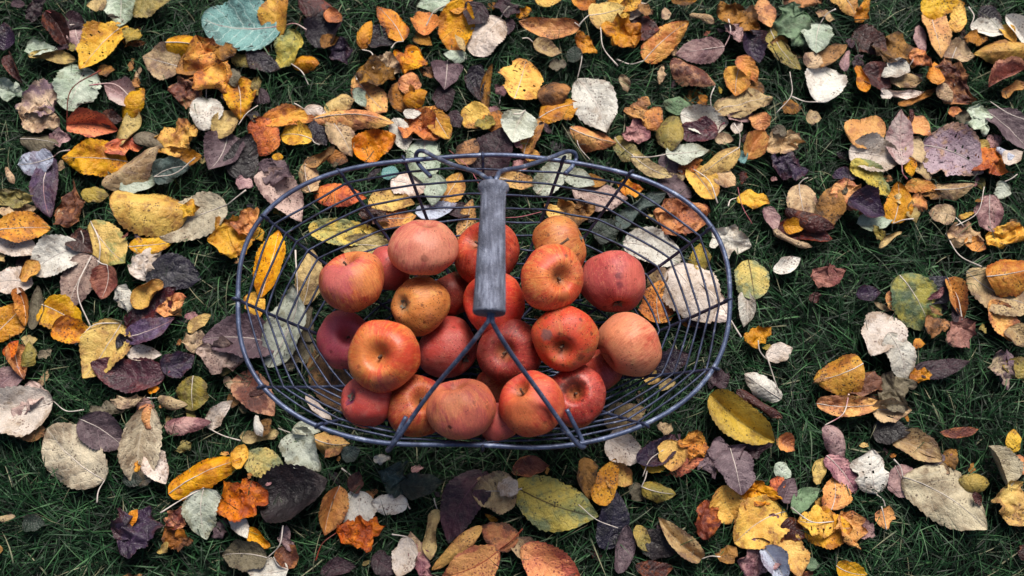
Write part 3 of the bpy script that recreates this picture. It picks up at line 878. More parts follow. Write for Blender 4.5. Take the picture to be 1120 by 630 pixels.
GROUP = 'fallen autumn leaves scattered on the grass'
def stalk_pts(e, rib0):
    """from the blade's base to the stalk's end, in the leaf's own axes"""
    end = at(e['s'][0], e['s'][1], e['z']+.006) - e['p']; a = -R(e['a'])
    q = Vector((end.x*math.cos(a)-end.y*math.sin(a), end.x*math.sin(a)+end.y*math.cos(a), end.z))
    m = (rib0+q)*.5; d = q-rib0; m += Vector((-d.y, d.x, 0))*random.uniform(-.2, .2) + Vector((0, 0, d.length*.08))
    return smooth_path([rib0, m, q], 6)
litter = Geo(); lit_uv = []; lit_seed = []; lit_mats = []
def lit_add(V, Fc, UV, k, seed, M, stalk=False):
    m = rib_mat(k) if stalk else leaf_mat(k)
    if m not in lit_mats: lit_mats.append(m)
    litter.add([M @ v for v in V], Fc, lit_mats.index(m)); lit_uv.extend(UV); lit_seed.extend([seed]*len(V))
for e in order:
    rx, ry = e['tilt']
    M = Matrix.Translation(e['p']) @ Matrix.Rotation(R(e['a']), 4, 'Z') @ Matrix.Rotation(R(rx), 4, 'X') @ Matrix.Rotation(R(ry), 4, 'Y')
    one = e['i'] in single
    nu, nv = (44, 16) if e['L'] > 44 else ((32, 14) if one else (14, 8))
    V, Fc, UV, rib = leaf_geo(e['Lm'], e['Wm'], e['fl'], 1000+e['i'], nu, nv)
    if e['floor']:                                          # pressed flat by the basket
        zm = max(v.z for v in V); kz = min(1, .006/max(zm, 1e-6))
        for v in V+rib: v.z *= kz
    else:
        zm = max(v.z for v in V); kz = min(1, .025/max(zm, 1e-6))
        for v in V+rib: v.z *= kz
    if not one:
        lit_add(V, Fc, UV, e['k'], e['i']*.37, M)
        if e['s']:
            Vt, Ft = tube_geo(stalk_pts(e, rib[0]), .0007, 5); lit_add(Vt, Ft, [(0, 0)]*len(Vt), e['k'], 0, M, True)
        continue
    me = mesh_uv('blade', V, Fc, UV, [e['i']*.37]*len(V))
    has_rib = ('v' in e['fl'] or (e['L'] > 33 and sum(K[e['k']][6]) > 400 and e['i'] % 3)) and 'r' not in e['fl'] and 'k' not in e['fl']
    if e['s'] or has_rib:
        o = bpy.data.objects.new('fallen_leaf', None); C.objects.link(o); o.empty_display_size = .01
        link('blade', me, leaf_mat(e['k']), o)
        if e['s']:
            pts = stalk_pts(e, rib[0]); n = len(pts)
            tube('stalk', pts, [.00062+.00042*(i/(n-1))**4 for i in range(n)], rib_mat(e['k']), o, 6)
        if has_rib:
            pts = [q+Vector((0, 0, .0003)) for q in rib[:-2]]; n = len(pts)
            tube('midrib', pts, [.0006-.00045*i/(n-1) for i in range(n)], rib_mat(e['k']), o, 5)
    else:
        o = link('fallen_leaf', me, leaf_mat(e['k']))
    o.matrix_world = M
    tag(o, e['label'], 'leaf', GROUP)

# litter: shreds down in the grass, and more leaves of the lawn all round
ks = ['Bo', 'Lt', 'Pm', 'R', 'O', 'Yd', 'Go', 'Pg', 'Lm', 'Yo', 'P', 'Dk', 'Y', 'OY', 'W']
rl = random.Random(5)
def dirt_free(x, y): 
    i, j = int((y-GY0)/GS), int((x-GX0)/GS)
    return not (0 <= i < GH and 0 <= j < GW) or lo[i, j] > 1
from_hi = (hi > .02).astype(float)
for n in range(2300):
    x, y = rl.uniform(-.66, .66), rl.uniform(-.42, .44)
    gi, gj = int((y-GY0)/GS), int((x-GX0)/GS)
    dn_ = from_hi[gi-7:gi+8, gj-7:gj+8].mean()                # scraps lie in and around the drifts
    if rl.random() > max(.03, (dn_-.25)*1.3): continue
    if from_hi[gi, gj] and rl.random() < .82: continue
    # shreds gather where the leaves do
    if noise.noise(Vector((x*5, y*5, 3))) < -.35: continue
    L = rl.uniform(.007, .026); W = L*rl.uniform(.3, .8); k = rl.choice(['Bo', 'Pm', 'R', 'Go', 'Lm', 'Bo', 'Dk', 'OY', 'Rr', 'Lt', 'Yt', 'Yo', 'Mk'])
    V, Fc, UV, rib = leaf_geo(L, W, rl.choice(['k', 'w', 'k', 'kn', 'kw']), 5000+n, 10, 5)
    z = rl.uniform(.012, .026) if in_floor(x, y, .04) else rl.uniform(.016, .040)
    M = Matrix.Translation((x, y, z)) @ Matrix.Rotation(rl.uniform(0, 6.28), 4, 'Z') @ Matrix.Rotation(rl.uniform(-.5, .5), 4, 'X')
    lit_add(V, Fc, UV, k, n*.71, M)
for n in range(26):                                        # loose stalks
    x, y = rl.uniform(-.6, .6), rl.uniform(-.38, .4)
    if in_floor(x, y, .06): continue
    l = rl.uniform(.015, .035); pts = smooth_path([(-l, 0, 0), (0, rl.uniform(-.4, .4)*l, .002), (l, 0, .001)], 5)
    Vt, Ft = tube_geo(pts, .0005, 5)
    lit_add(Vt, Ft, [(0, 0)]*len(Vt), rl.choice(['P', 'Lt', 'R', 'Bo']), 0, Matrix.Translation((x, y, rl.uniform(.03, .045))) @ Matrix.Rotation(rl.uniform(0, 6.28), 4, 'Z'), True)
nn = 0
while nn < 1500:
    x, y = rl.gauss(0, .95), rl.gauss(.1, .85)
    if abs(x) > 2.2 or not -1.8 < y < 2.4: continue
    if -.64 < x < .64 and -.41 < y < .44: continue
    if noise.noise(Vector((x*3, y*3, 8))) < -.2: continue
    nn += 1
    L = rl.uniform(.028, .07); W = L*rl.uniform(.5, .8); k = rl.choice(ks+['Y', 'P', 'O', 'Lt'])
    V, Fc, UV, rib = leaf_geo(L, W, rl.choice(['k', 'r', 'w', '', 'c', 'd', 'f']), 9000+nn, 10, 6)
    M = Matrix.Translation((x, y, rl.uniform(.028, .042))) @ Matrix.Rotation(rl.uniform(0, 6.28), 4, 'Z') @ Matrix.Rotation(rl.uniform(-.2, .2), 4, 'X')
    lit_add(V, Fc, UV, k, nn*.53, M)
me = mesh_uv('leaf_litter', litter.v, litter.f, lit_uv, lit_seed)
for m in lit_mats: me.materials.append(m)
me.polygons.foreach_set('material_index', litter.m)
tag(link('leaf_litter', me), 'small torn leaf scraps and loose stalks between the grass blades', 'leaf litter', kind='stuff')

# ------------------------------------------------------------ ground and grass
gm, nt, bs = new_mat('soil'); g = N(nt); tc = g.n('ShaderNodeTexCoord')
nz = g.noise(tc.outputs['Object'], 26, 6); n2 = g.noise(tc.outputs['Object'], 220, 4)
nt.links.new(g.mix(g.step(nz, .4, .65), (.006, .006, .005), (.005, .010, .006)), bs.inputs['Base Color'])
bs.inputs['Roughness'].default_value = .95; nt.links.new(g.bump(g.math('ADD', nz, n2), .8, .01), bs.inputs['Normal'])
S = 100.0; me = bpy.data.meshes.new('ground'); me.from_pydata([(-S, -S, 0), (S, -S, 0), (S, S, 0), (-S, S, 0)], [], [(0, 1, 2, 3)])
tag(link('ground', me, gm, smooth=False), kind='structure')

gr, nt, bs = new_mat('grass_blade'); g = N(nt)
at_ = g.n('ShaderNodeAttribute', attribute_name='tint')
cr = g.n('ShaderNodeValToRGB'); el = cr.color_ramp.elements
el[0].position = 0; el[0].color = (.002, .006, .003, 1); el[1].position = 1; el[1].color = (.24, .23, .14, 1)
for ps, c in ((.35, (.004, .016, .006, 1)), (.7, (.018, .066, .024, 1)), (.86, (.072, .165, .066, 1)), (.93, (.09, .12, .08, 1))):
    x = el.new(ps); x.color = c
nt.links.new(at_.outputs['Fac'], cr.inputs[0]); nt.links.new(cr.outputs[0], bs.inputs['Base Color'])
bs.inputs['Roughness'].default_value = .5; bs.inputs['Specular IOR Level'].default_value = .22
def grass(n, x0, x1, y0, y1, lmin, lmax, wmin, wmax, seed, hole=None, name='grass'):
    r = np.random.RandomState(seed)
    x = r.uniform(x0, x1, n); y = r.uniform(y0, y1, n)
    if hole:
        k = ~((x > hole[0]) & (x < hole[1]) & (y > hole[2]) & (y < hole[3])); x, y = x[k], y[k]; n = len(x)
    # tufts: blades of a tuft lean the same way
    ang = 2.2*np.sin(x*9+1.3*np.sin(y*7)) + 2.0*np.cos(y*11+x*5) + r.normal(0, 1.25, n) + .6
    ln = r.uniform(lmin, lmax, n)*(.75+.35*np.sin(x*17+y*23)**2); wd = r.uniform(wmin, wmax, n)
    e0 = np.radians(r.uniform(28, 82, n)); drop = np.radians(r.uniform(45, 115, n)); tw = r.normal(0, .5, n)
    side = r.normal(0, .35, n)
    S_ = 5; P = np.zeros((n, S_+1, 3)); P[:, 0, 0] = x; P[:, 0, 1] = y; P[:, 0, 2] = -.002
    for s in range(S_):
        e = e0-drop*(s/(S_-1))**1.1; a = ang+side*s/S_
        st = ln/S_
        P[:, s+1, 0] = P[:, s, 0]+np.cos(a)*np.cos(e)*st
        P[:, s+1, 1] = P[:, s, 1]+np.sin(a)*np.cos(e)*st
        P[:, s+1, 2] = P[:, s, 2]+np.sin(e)*st
    zj = r.uniform(.004, .02, (n, 1)); P[:, 1:, 2] = np.maximum(P[:, 1:, 2], zj)
    # pressed down by the leaves and by the basket
    free = r.uniform(0, 1, n) < .08
    i = np.clip(((P[..., 1]-GY0)/GS).astype(int), 0, GH-1); j = np.clip(((P[..., 0]-GX0)/GS).astype(int), 0, GW-1)
    inside = (P[..., 0] > GX0) & (P[..., 0] < GX0+GW*GS-.01) & (P[..., 1] > GY0) & (P[..., 1] < GY0+GH*GS-.01)
    cap = np.where(inside, lo[i, j]-.003, 9.0); cap = np.where(free[:, None], 9.0, cap)
    fl = ((P[..., 0]-BC.x)/(FA+.02))**2+((P[..., 1]-BC.y)/(FB+.02))**2 < 1
    rim = ((P[..., 0]-BC.x)/(FA+.06))**2+((P[..., 1]-BC.y)/(FB+.05))**2 < 1
    cap = np.where(fl, np.minimum(cap, .03), np.where(rim, np.minimum(cap, .04), cap))
    P[..., 2] = np.minimum(P[..., 2], cap)
    a2 = ang+np.pi/2+tw*.4; wx_, wy_ = np.cos(a2), np.sin(a2); wz = np.sin(tw)*.6
    V = np.zeros((n, S_+1, 2, 3))
    for s in range(S_+1):
        h = wd*.5*(1-.93*(s/S_)**2.2)
        for q, sg in enumerate((-1, 1)):
            V[:, s, q, 0] = P[:, s, 0]+sg*wx_*h; V[:, s, q, 1] = P[:, s, 1]+sg*wy_*h; V[:, s, q, 2] = P[:, s, 2]+sg*wz*h
    V = V.reshape(-1, 3); nf = n*S_
    b = (np.arange(n)*(S_+1)*2)[:, None]+np.arange(S_)[None]*2
    F_ = np.stack([b, b+1, b+3, b+2], -1).reshape(-1)
    me = bpy.data.meshes.new(name); me.vertices.add(len(V)); me.vertices.foreach_set('co', V.ravel().astype(np.float32))
    me.loops.add(nf*4); me.loops.foreach_set('vertex_index', F_.astype(np.int32))
    me.polygons.add(nf); me.polygons.foreach_set('loop_start', np.arange(0, nf*4, 4, dtype=np.int32))
    tint = np.clip(r.beta(1.7, 2.3, n)*.98, 0, .88); dry = r.uniform(0, 1, n) < .035; tint = np.where(dry, r.uniform(.9, 1, n), tint)
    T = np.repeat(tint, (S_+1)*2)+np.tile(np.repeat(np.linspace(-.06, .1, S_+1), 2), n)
    A = me.attributes.new('tint', 'FLOAT', 'POINT'); A.data.foreach_set('value', np.clip(T, 0, 1).astype(np.float32))
    me.update(calc_edges=True); me.validate()
    return link(name, me, gr)
tag(grass(105000, -.78, .78, -.56, .62, .028, .072, .0008, .0019, 1), 'dense dark green lawn grass between and under the fallen leaves', 'grass', kind='stuff')
tag(grass(75000, -2.4, 2.4, -1.9, 2.5, .04, .08, .002, .004, 2, (-.76, .76, -.54, .6), 'lawn_grass'), 'dark green lawn continuing all round the basket', 'grass', kind='stuff')

# ------------------------------------------------------------ basket
mm, nt, bs = new_mat('coated_wire'); g = N(nt); tc = g.n('ShaderNodeTexCoord')
nz = g.noise(tc.outputs['Object'], 70, 5, rough=.65); n2 = g.noise(tc.outputs['Object'], 500, 3)
c = g.mix(g.step(nz, .35, .6), (.013, .016, .036), (.040, .055, .115))
c = g.mix(g.step(g.math('ADD', nz, g.math('MULTIPLY', n2, .25)), .74, .84), c, (.20, .21, .26))
nt.links.new(c, bs.inputs['Base Color']); bs.inputs['Metallic'].default_value = .35
g.put(bs.inputs['Roughness'], g.step(n2, .3, .7, .36, .58)); nt.links.new(g.bump(n2, .4, .0005), bs.inputs['Normal'])
mr, nt, bs = new_mat('lit_rim_wire'); g = N(nt); tc = g.n('ShaderNodeTexCoord')   # the mesh's coat, paler: light on rim and bail put into the colour
nz = g.noise(tc.outputs['Object'], 55, 5, rough=.65); n2 = g.noise(tc.outputs['Object'], 600, 3)
c = g.mix(g.step(nz, .35, .62), (.042, .054, .105), (.10, .135, .24))
c = g.mix(g.step(g.math('ADD', nz, g.math('MULTIPLY', n2, .3)), .72, .84), c, (.30, .34, .44))
nt.links.new(c, bs.inputs['Base Color']); bs.inputs['Metallic'].default_value = .3
g.put(bs.inputs['Roughness'], g.step(n2, .3, .7, .3, .52)); nt.links.new(g.bump(n2, .4, .0005), bs.inputs['Normal'])
wm, nt, bs = new_mat('weathered_wood'); g = N(nt); tc = g.n('ShaderNodeTexCoord'); mp = g.n('ShaderNodeMapping')
mp.inputs['Scale'].default_value = (1, .13, 1); nt.links.new(tc.outputs['Object'], mp.inputs[0])
st = g.noise(mp.outputs[0], 420, 5, rough=.7); bg = g.noise(tc.outputs['Object'], 60, 4)
c = g.mix(g.step(st, .35, .65), (.09, .10, .15), (.33, .36, .47)); c = g.mix(g.step(bg, .42, .62, 0, .75), c, (.07, .075, .11))
fl = g.noise(tc.outputs['Object'], 700, 3); c = g.mix(g.step(fl, .6, .72, 0, .5), c, (.42, .44, .52))
nt.links.new(c, bs.inputs['Base Color']); bs.inputs['Roughness'].default_value = .75
nt.links.new(g.bump(g.math('ADD', st, g.math('MULTIPLY', fl, .6)), 1.0, .002), bs.inputs['Normal'])

RZ = .155; z_floor = .036
A_ = (at(797, 334, RZ).x-at(258, 334, RZ).x)/2; B_ = (at(527, 171, RZ).y-at(527, 489, RZ).y)/2
CX = (at(797, 334, RZ).x+at(258, 334, RZ).x)/2; CY = (at(527, 171, RZ).y+at(527, 489, RZ).y)/2
def sup(a, b, th, n):
    dn = .26*(A_-a)                                           # the floor lies nearer the lower side
    c, s = abs(math.cos(th)), abs(math.sin(th)); r = ((c/a)**n+(s/b)**n)**(-1/n)
    return CX+r*math.cos(th), CY-max(0, dn)+r*math.sin(th)
prof = []                                                   # (inset, z, superellipse power)
for i in range(10): prof.append((.0074*i+.0002*i*i, RZ-.0112*i, 2.55-.04*i))
last = prof[-1]
prof += [(last[0]+.009, last[1]-.012, 2.1), (last[0]+.020, z_floor+.001, 2.05)]
for i in range(1, 7): prof.append((last[0]+.021+.0115*i, z_floor, 2.0))
basket = bpy.data.objects.new('wire_basket', None); C.objects.link(basket); basket.location = (CX, CY, z_floor)
tag(basket, 'oval blue grey wire basket with wooden grip, full of apples', 'basket')
bpy.context.view_layer.update()
def loc(pts): return [Vector(p)-Vector((CX, CY, z_floor)) for p in pts]
def ang_of(px, py):
    p = at(px, py, RZ); return math.atan2(p.y-CY, p.x-CX)
rib_px = [(440,171),(366,183),(297,240),(259,327),(286,423),(345,468),(428,487),(528,490),(632,484),(705,464),(778,402),(797,328),(766,253),(691,188),(617,173),(528,171)]
ribs = sorted(ang_of(*p) for p in rib_px)
def ring_pts(k, n):
    ins, z, pw = prof[k]; out = []
    # wires run nearly straight from rib to rib
    m = len(ribs)
    for q in range(m):
        a0 = ribs[q]; a1 = ribs[(q+1) % m]+(2*math.pi if q == m-1 else 0)
        p0 = Vector(sup(A_-ins, B_-ins, a0, pw)); p1 = Vector(sup(A_-ins, B_-ins, a1, pw))
        for j in range(n):
            t = j/n; th = a0+(a1-a0)*t
            c = Vector(sup(A_-ins, B_-ins, th, pw)); l = p0.lerp(p1, t)
            p = c.lerp(l, .8 if k else 0)
            zz = z+(.0022*math.sin(q*2.1+k*1.7)*math.sin(math.pi*t) if k else .0022*math.sin(th*3+1))
            if k:
                n2 = .0022*noise.noise(Vector((math.cos(th)*4, math.sin(th)*4, k*3.3))); p = p+(p-Vector((CX, CY))).normalized()*n2
            else: p = p+(p-Vector((CX, CY))).normalized()*.0022*math.sin(th*5+.6)
            out.append((p.x, p.y, zz))
    return out
tube('rim', loc(ring_pts(0, 10)), .0025, mr, basket, 10, True)
for k in range(1, len(prof)):
    if B_-prof[k][0] < .012: break
    tube('wire_ring', loc(ring_pts(k, 8)), .00125, mm, basket, 6, True)
for a in ribs:
    pts = []
    for k, (ins, z, pw) in enumerate(prof):
        if B_-ins < .02: break
        x, y = sup(A_-ins, B_-ins, a, pw); pts.append((x, y, z-.0014 if k else z))
    x0, y0 = sup(A_+.0034, B_+.0034, a, prof[0][2]); x1, y1 = sup(A_-.004, B_-.004, a, prof[0][2])
    hook = [(x1, y1, RZ-.001), (pts[0][0], pts[0][1], RZ+.0036), (x0, y0, RZ), (pts[0][0], pts[0][1], RZ-.0042)]
    path = smooth_path(hook, 4)+smooth_path([hook[-1]]+pts[1:], 2)[1:]
    tube('rib', loc(path), .00175, mm, basket, 8)
# long floor wires
for dy in (-.05, -.025, 0, .025, .05):
    CYF = CY-.024
    hx = (A_-last[0]-.01)*math.sqrt(max(.1, 1-(dy/(B_-last[0]))**2))
    tube('floor_wire', loc([(CX-hx, CYF+dy, z_floor-.003), (CX, CYF+dy, z_floor-.0035), (CX+hx, CYF+dy, z_floor-.003)]), .0014, mm, basket, 6)
# handle: bail wires with a grip
GZ = .285
h = bpy.data.objects.new('handle', None); C.objects.link(h); h.parent = basket
gt = at(540, 201, GZ); gb = at(535, 343, GZ+.004)
def hw(pts, r=.0023): return tube('bail_wire', loc(smooth_path(pts, 7)), r, mr, h, 10)
def rp(px, py, dz=0): return at(px, py, RZ+dz)
# lower pair
hw([gb+Vector((0, .03, 0)), gb+Vector((.0, -.002, 0)), at(530, 357, GZ-.002), at(508, 385, GZ-.03), at(470, 430, GZ-.075), at(436, 478, RZ+.018), rp(427, 490, .004), rp(424, 492, -.004), rp(431, 482, -.006), at(437, 470, RZ+.004), at(444, 456, RZ+.012)])
hw([gb+Vector((.003, .03, 0)), gb+Vector((.003, -.002, 0)), at(541, 357, GZ-.002), at(560, 388, GZ-.03), at(592, 432, GZ-.075), at(622, 474, RZ+.018), rp(634, 488, .004), rp(639, 488, -.004), rp(636, 480, -.006), at(628, 464, RZ+.004), at(620, 448, RZ+.012)])
# upper pair
hw([gt+Vector((-.002, -.03, 0)), gt+Vector((-.002, .002, 0)), at(532, 195, GZ-.004), at(520, 188, GZ-.02), at(497, 181, GZ-.055), at(476, 172, RZ+.03), rp(464, 165.5, .008), rp(457, 166, .0), rp(455, 173, -.005), at(460, 182, RZ-.001), at(471, 193, RZ+.008)])
hw([gt+Vector((.002, -.03, 0)), gt+Vector((.002, .002, 0)), at(544, 194, GZ-.004), at(549, 187, GZ-.02), at(574, 182, GZ-.055), at(603, 172, RZ+.03), rp(619, 166, .008), rp(628, 167, .0), rp(630, 174, -.005), at(626, 182, RZ-.001), at(618, 190, RZ+.008)])
# a twist of wire holding the pairs together
ax = (gt-gb).normalized(); gl = (gt-gb).length
prf = [(0, .0128), (.0015, .0146), (.02, .0152), (.05, .0149), (.16, .0144), (.32, .0138), (.5, .0130), (.68, .0122), (.82, .0116), (.9, .0118), (.93, .0124), (.955, .0146), (.985, .0146), (1, .0128)]
gp = [gb+ax*gl*t for t, _ in prf]
gg = Geo().add(*tube_geo(loc(gp), [r for _, r in prf], 32))
go = link('grip', gg.mesh('grip'), wm, h)

# ------------------------------------------------------------ apples
def apple_geo(seed, nu=56, nv=40):
    r_ = random.Random(seed); so = r_.random()*50; V = []; Fc = []
    for i in range(nv+1):
        ph = math.pi*i/nv
        for j in range(nu):
            th = 2*math.pi*j/nu
            rr = math.sin(ph)*(1+.05*math.cos(ph))
            z = .90*math.cos(ph)
            z -= .50*math.exp(-(ph/.31)**2)
            z += .26*math.exp(-((math.pi-ph)/.30)**2)
            lob = 1+.022*math.cos(5*th)*max(0, -math.cos(ph))+.012*math.cos(3*th+1)*math.sin(ph)
            rr *= lob
            v = Vector((rr*math.cos(th), rr*math.sin(th), z))
            d = 1+.12*noise.noise(v*.8+Vector((so, 0, 0)))+.05*noise.noise(v*1.9+Vector((so, 3, 0)))+.008*noise.noise(v*4+Vector((so, 0, 0)))
            V.append(v*d)
    for i in range(nv):
        for j in range(nu):
            a = i*nu+j; b = i*nu+(j+1) % nu; Fc.append((a, a+nu, b+nu, b))
    return V, Fc
def apple_mat(i, ca, cb, bias, dark, rough, marks=()):
    """ca: blush, cb: ground colour, bias: how much ground colour, dark: amount of brown spots"""
    m, nt, bs = new_mat('apple_skin'); g = N(nt); tc = g.n('ShaderNodeTexCoord'); P = tc.outputs['Object']
    off = g.n('ShaderNodeVectorMath', operation='ADD'); nt.links.new(P, off.inputs[0]); off.inputs[1].default_value = (i*3.7, i*1.3, i*2.1); Q = off.outputs[0]
    sp = g.n('ShaderNodeSeparateXYZ'); nt.links.new(P, sp.inputs[0]); X, Y, Z = sp.outputs
    rad = g.math('SQRT', g.math('ADD', g.math('MULTIPLY', X, X), g.math('MULTIPLY', Y, Y)))
    cx = g.math('DIVIDE', X, g.math('ADD', rad, .02)); cy = g.math('DIVIDE', Y, g.math('ADD', rad, .02))
    cb_ = g.n('ShaderNodeCombineXYZ'); g.put(cb_.inputs[0], cx); g.put(cb_.inputs[1], cy); g.put(cb_.inputs[2], g.math('MULTIPLY', Z, .18))
    st = g.noise(cb_.outputs[0], 7.5, 5, w=float(i), rough=.65); st2 = g.noise(cb_.outputs[0], 26, 4, w=float(i)+3, rough=.6)
    big = g.noise(Q, .85, 2); mid = g.noise(Q, 3.2, 4, rough=.6); fine = g.noise(Q, 22, 4)
    f = g.math('ADD', g.math('MULTIPLY', g.math('SUBTRACT', big, .5), 1.7), g.math('MULTIPLY', g.math('SUBTRACT', mid, .5), .7))
    f = g.math('ADD', f, g.math('ADD', g.math('MULTIPLY', g.math('SUBTRACT', st, .5), 2.0), g.math('MULTIPLY', g.math('SUBTRACT', st2, .5), 1.5)))
    f = g.step(g.math('ADD', f, bias), .25, .78)
    col = g.mix(f, lin(ca), lin(cb))
    yel = tuple(min(255, int(v)) for v in (cb[0]*1.0, cb[1]*1.18+14, cb[2]*1.05+10))
    col = g.mix(g.step(g.math('ADD', mid, g.math('MULTIPLY', st2, .3)), .72, .9, 0, .55), col, lin(yel))
    # russet in the hollows
    cav = g.math('MULTIPLY', g.step(g.math('ADD', rad, g.math('MULTIPLY', st2, .22)), .24, .46, 1, 0), g.step(Z, .0, .2))
    col = g.mix(g.math('MULTIPLY', cav, .75), col, lin((146, 92, 46)))
    cav2 = g.math('MULTIPLY', g.step(g.math('ADD', rad, g.math('MULTIPLY', mid, .12)), .1, .28, 1, 0), g.step(Z, 0, -.2))
    col = g.mix(g.math('MULTIPLY', cav2, .8), col, lin((88, 60, 38)))
    # lenticels and bloom
    l1 = g.math('MULTIPLY', g.step(g.voro(Q, 15), .12, .24, 1, 0), g.step(g.noise(Q, 2.0, 2), .35, .5))
    col = g.mix(g.math('MULTIPLY', l1, .5), col, lin((236, 178, 120)))
    bloom = g.step(g.noise(Q, 1.4, 5, rough=.75), .45, .78, 0, .26)
    col = g.mix(bloom, col, lin((226, 150, 136)))
    # rot: pinpricks and a few bruises
    d1 = g.math('MULTIPLY', g.step(g.voro(Q, 10.5), .14, .22, 1, 0), g.step(g.noise(Q, 1.7, 2), .58-dark*.3, .62-dark*.28))
    d2 = g.math('MULTIPLY', g.step(g.math('ADD', g.voro(Q, 2.3), g.math('MULTIPLY', fine, .2)), .2, .27, 1, 0), min(1., .45+dark))
    col = g.mix(g.math('MULTIPLY', d1, .92), col, lin((34, 18, 15))); col = g.mix(g.math('MULTIPLY', d2, .7), col, lin((84, 36, 30)))
    scab = g.step(g.noise(Q, 5.5, 5, rough=.7), .56, .70, 0, .5*dark+.28); col = g.mix(scab, col, lin((122, 70, 44)))
    for pt, rd, mc, am in marks:
        di = g.n('ShaderNodeVectorMath', operation='DISTANCE'); nt.links.new(P, di.inputs[0]); di.inputs[1].default_value = pt
        dd = g.math('ADD', di.outputs['Value'], g.math('MULTIPLY', g.math('SUBTRACT', g.noise(Q, 6, 4), .5), rd*1.5))
        col = g.mix(g.step(dd, rd*.7, rd*1.15, am, 0), col, lin(mc))
    grain = g.step(g.math('ADD', g.math('MULTIPLY', fine, .6), g.math('MULTIPLY', st2, .6)), .42, .8, .74, 1.1)
    hs = g.n('ShaderNodeHueSaturation'); hs.inputs['Saturation'].default_value = .98; g.put(hs.inputs['Value'], grain); g.put(hs.inputs['Color'], col)
    nt.links.new(hs.outputs[0], bs.inputs['Base Color'])
    g.put(bs.inputs['Roughness'], g.step(mid, .25, .75, rough-.1, rough+.12)); bs.inputs['Specular IOR Level'].default_value = .4
    
    nt.links.new(g.bump(g.math('SUBTRACT', g.math('ADD', g.math('MULTIPLY', fine, .7), g.math('MULTIPLY', mid, 1.2)), d1), .1, .01), bs.inputs['Normal'])
    return m
bk, nt, bs = new_mat('dry_stem'); g = N(nt); tc = g.n('ShaderNodeTexCoord')
nt.links.new(g.mix(g.noise(tc.outputs['Object'], 9, 4), (.035, .02, .014), (.16, .095, .06)), bs.inputs['Base Color']); bs.inputs['Roughness'].default_value = .8
cm, nt, bs = new_mat('dry_calyx'); g = N(nt); tc = g.n('ShaderNodeTexCoord')
nt.links.new(g.mix(g.noise(tc.outputs['Object'], 8, 4), (.06, .05, .035), (.26, .25, .2)), bs.inputs['Base Color']); bs.inputs['Roughness'].default_value = .9
RED = (168, 46, 28); ORG = (190, 100, 44); PNK = (192, 80, 76); PAL = (212, 130, 102); DRK = (134, 38, 34); MAG = (196, 72, 92); YEL = (206, 134, 66)
# x, y, radius in the photo, end shown (s stem, c calyx), its offset, blush, ground, bias, rot, level, label
APP = [
(425,294,25,'s',30,20,PNK,(196,70,60),.3,.2,0,'pinkish red apple mostly hidden between the two big upper left apples'),
(496,322,24,'s',-20,30,(130,40,30),RED,.3,.4,0,'shaded reddish apple wedged left of the wooden grip'),
(541,425,22,'s',-20,-20,RED,ORG,.4,.5,0,'dull orange apple peeking out between two large bottom apples'),
(546,462,22,'s',20,-30,PNK,(200,84,74),.4,.2,0,'pink sliver of apple at the bottom between two large apples'),
(657,404,25,'c',20,-40,RED,PNK,.4,.3,0,'small orange red apple tucked beneath the pale striped apple'),
(612,270,33,'c',30,12,ORG,YEL,.5,.5,0,'orange apple with a brown twig across it at the upper right of the pile'),
(533,277,37,'s',-20,20,RED,(206,80,44),.3,.3,0,'bright red apple behind the upper part of the grip'),
(541,331,35,'s',-30,0,(204,44,28),(214,84,44),.3,.2,0,'bright red apple directly under the lower end of the grip'),
(490,381,33,'c',26,-14,(190,62,52),PNK,.5,.3,0,'pinkish red apple right of the orange apple with deep stem hollow'),
(378,373,30,'s',9,10,MAG,(190,84,92),.4,.3,0,'purplish pink apple with dark stem hollow at left edge of pile'),
(403,437,30,'c',-22,6,(206,66,56),PNK,.4,.2,0,'coral pink apple with a purple bruise, lowest at the left'),
(456,445,33,'s',10,14,RED,ORG,.4,.6,0,'orange red apple with stem hollow, crossed by the left bail wire'),
(557,384,35,'s',-8,0,DRK,(176,54,44),.3,.3,0,'shaded dark red apple under the fork of the bail wires'),
(630,433,33,'s',-4,8,(160,40,34),(196,66,50),.3,.8,0,'deep red apple with scabby dark hollow at bottom right'),
(459,334,32,'c',-21,2,ORG,(222,140,66),.6,.6,1,'small orange apple showing its dried pale calyx'),
(387,307,38,'s',-12,32,(190,60,44),(220,128,66),.5,.3,1,'large red and orange apple at the upper left of the pile'),
(464,271,37,'s',-6,-44,PNK,PAL,.75,.1,1,'pale peach apple, topmost at the left of the grip'),
(672,308,36,'c',4,-32,(180,72,72),(206,98,88),.5,.3,1,'rosy pink apple at the right edge with its hollow facing down'),
(617,371,35,'s',-4,-13,(206,66,34),ORG,.45,.7,1,'orange red apple with central stem hollow right of dark red apple'),
(422,390,40,'s',-8,4,(212,70,34),(222,126,56),.5,.3,1,'largest glossy orange red apple with a deep stem hollow'),
(582,441,38,'s',-22,24,(204,60,40),(216,100,56),.45,.2,1,'bright orange red apple crossed by the right bail wire'),
(503,447,38,'c',10,-52,PNK,(222,122,80),.65,.2,1,'pale orange pink apple between the two lower bail wires'),
(604,305,36,'s',13,1,(208,72,36),(222,128,62),.55,.75,1,'orange apple with black pinpricks and open stem hollow beside grip'),
(688,377,37,'s',44,30,(202,88,64),(222,136,98),.75,.15,1,'pale orange striped apple at the right end of the pile'),
]
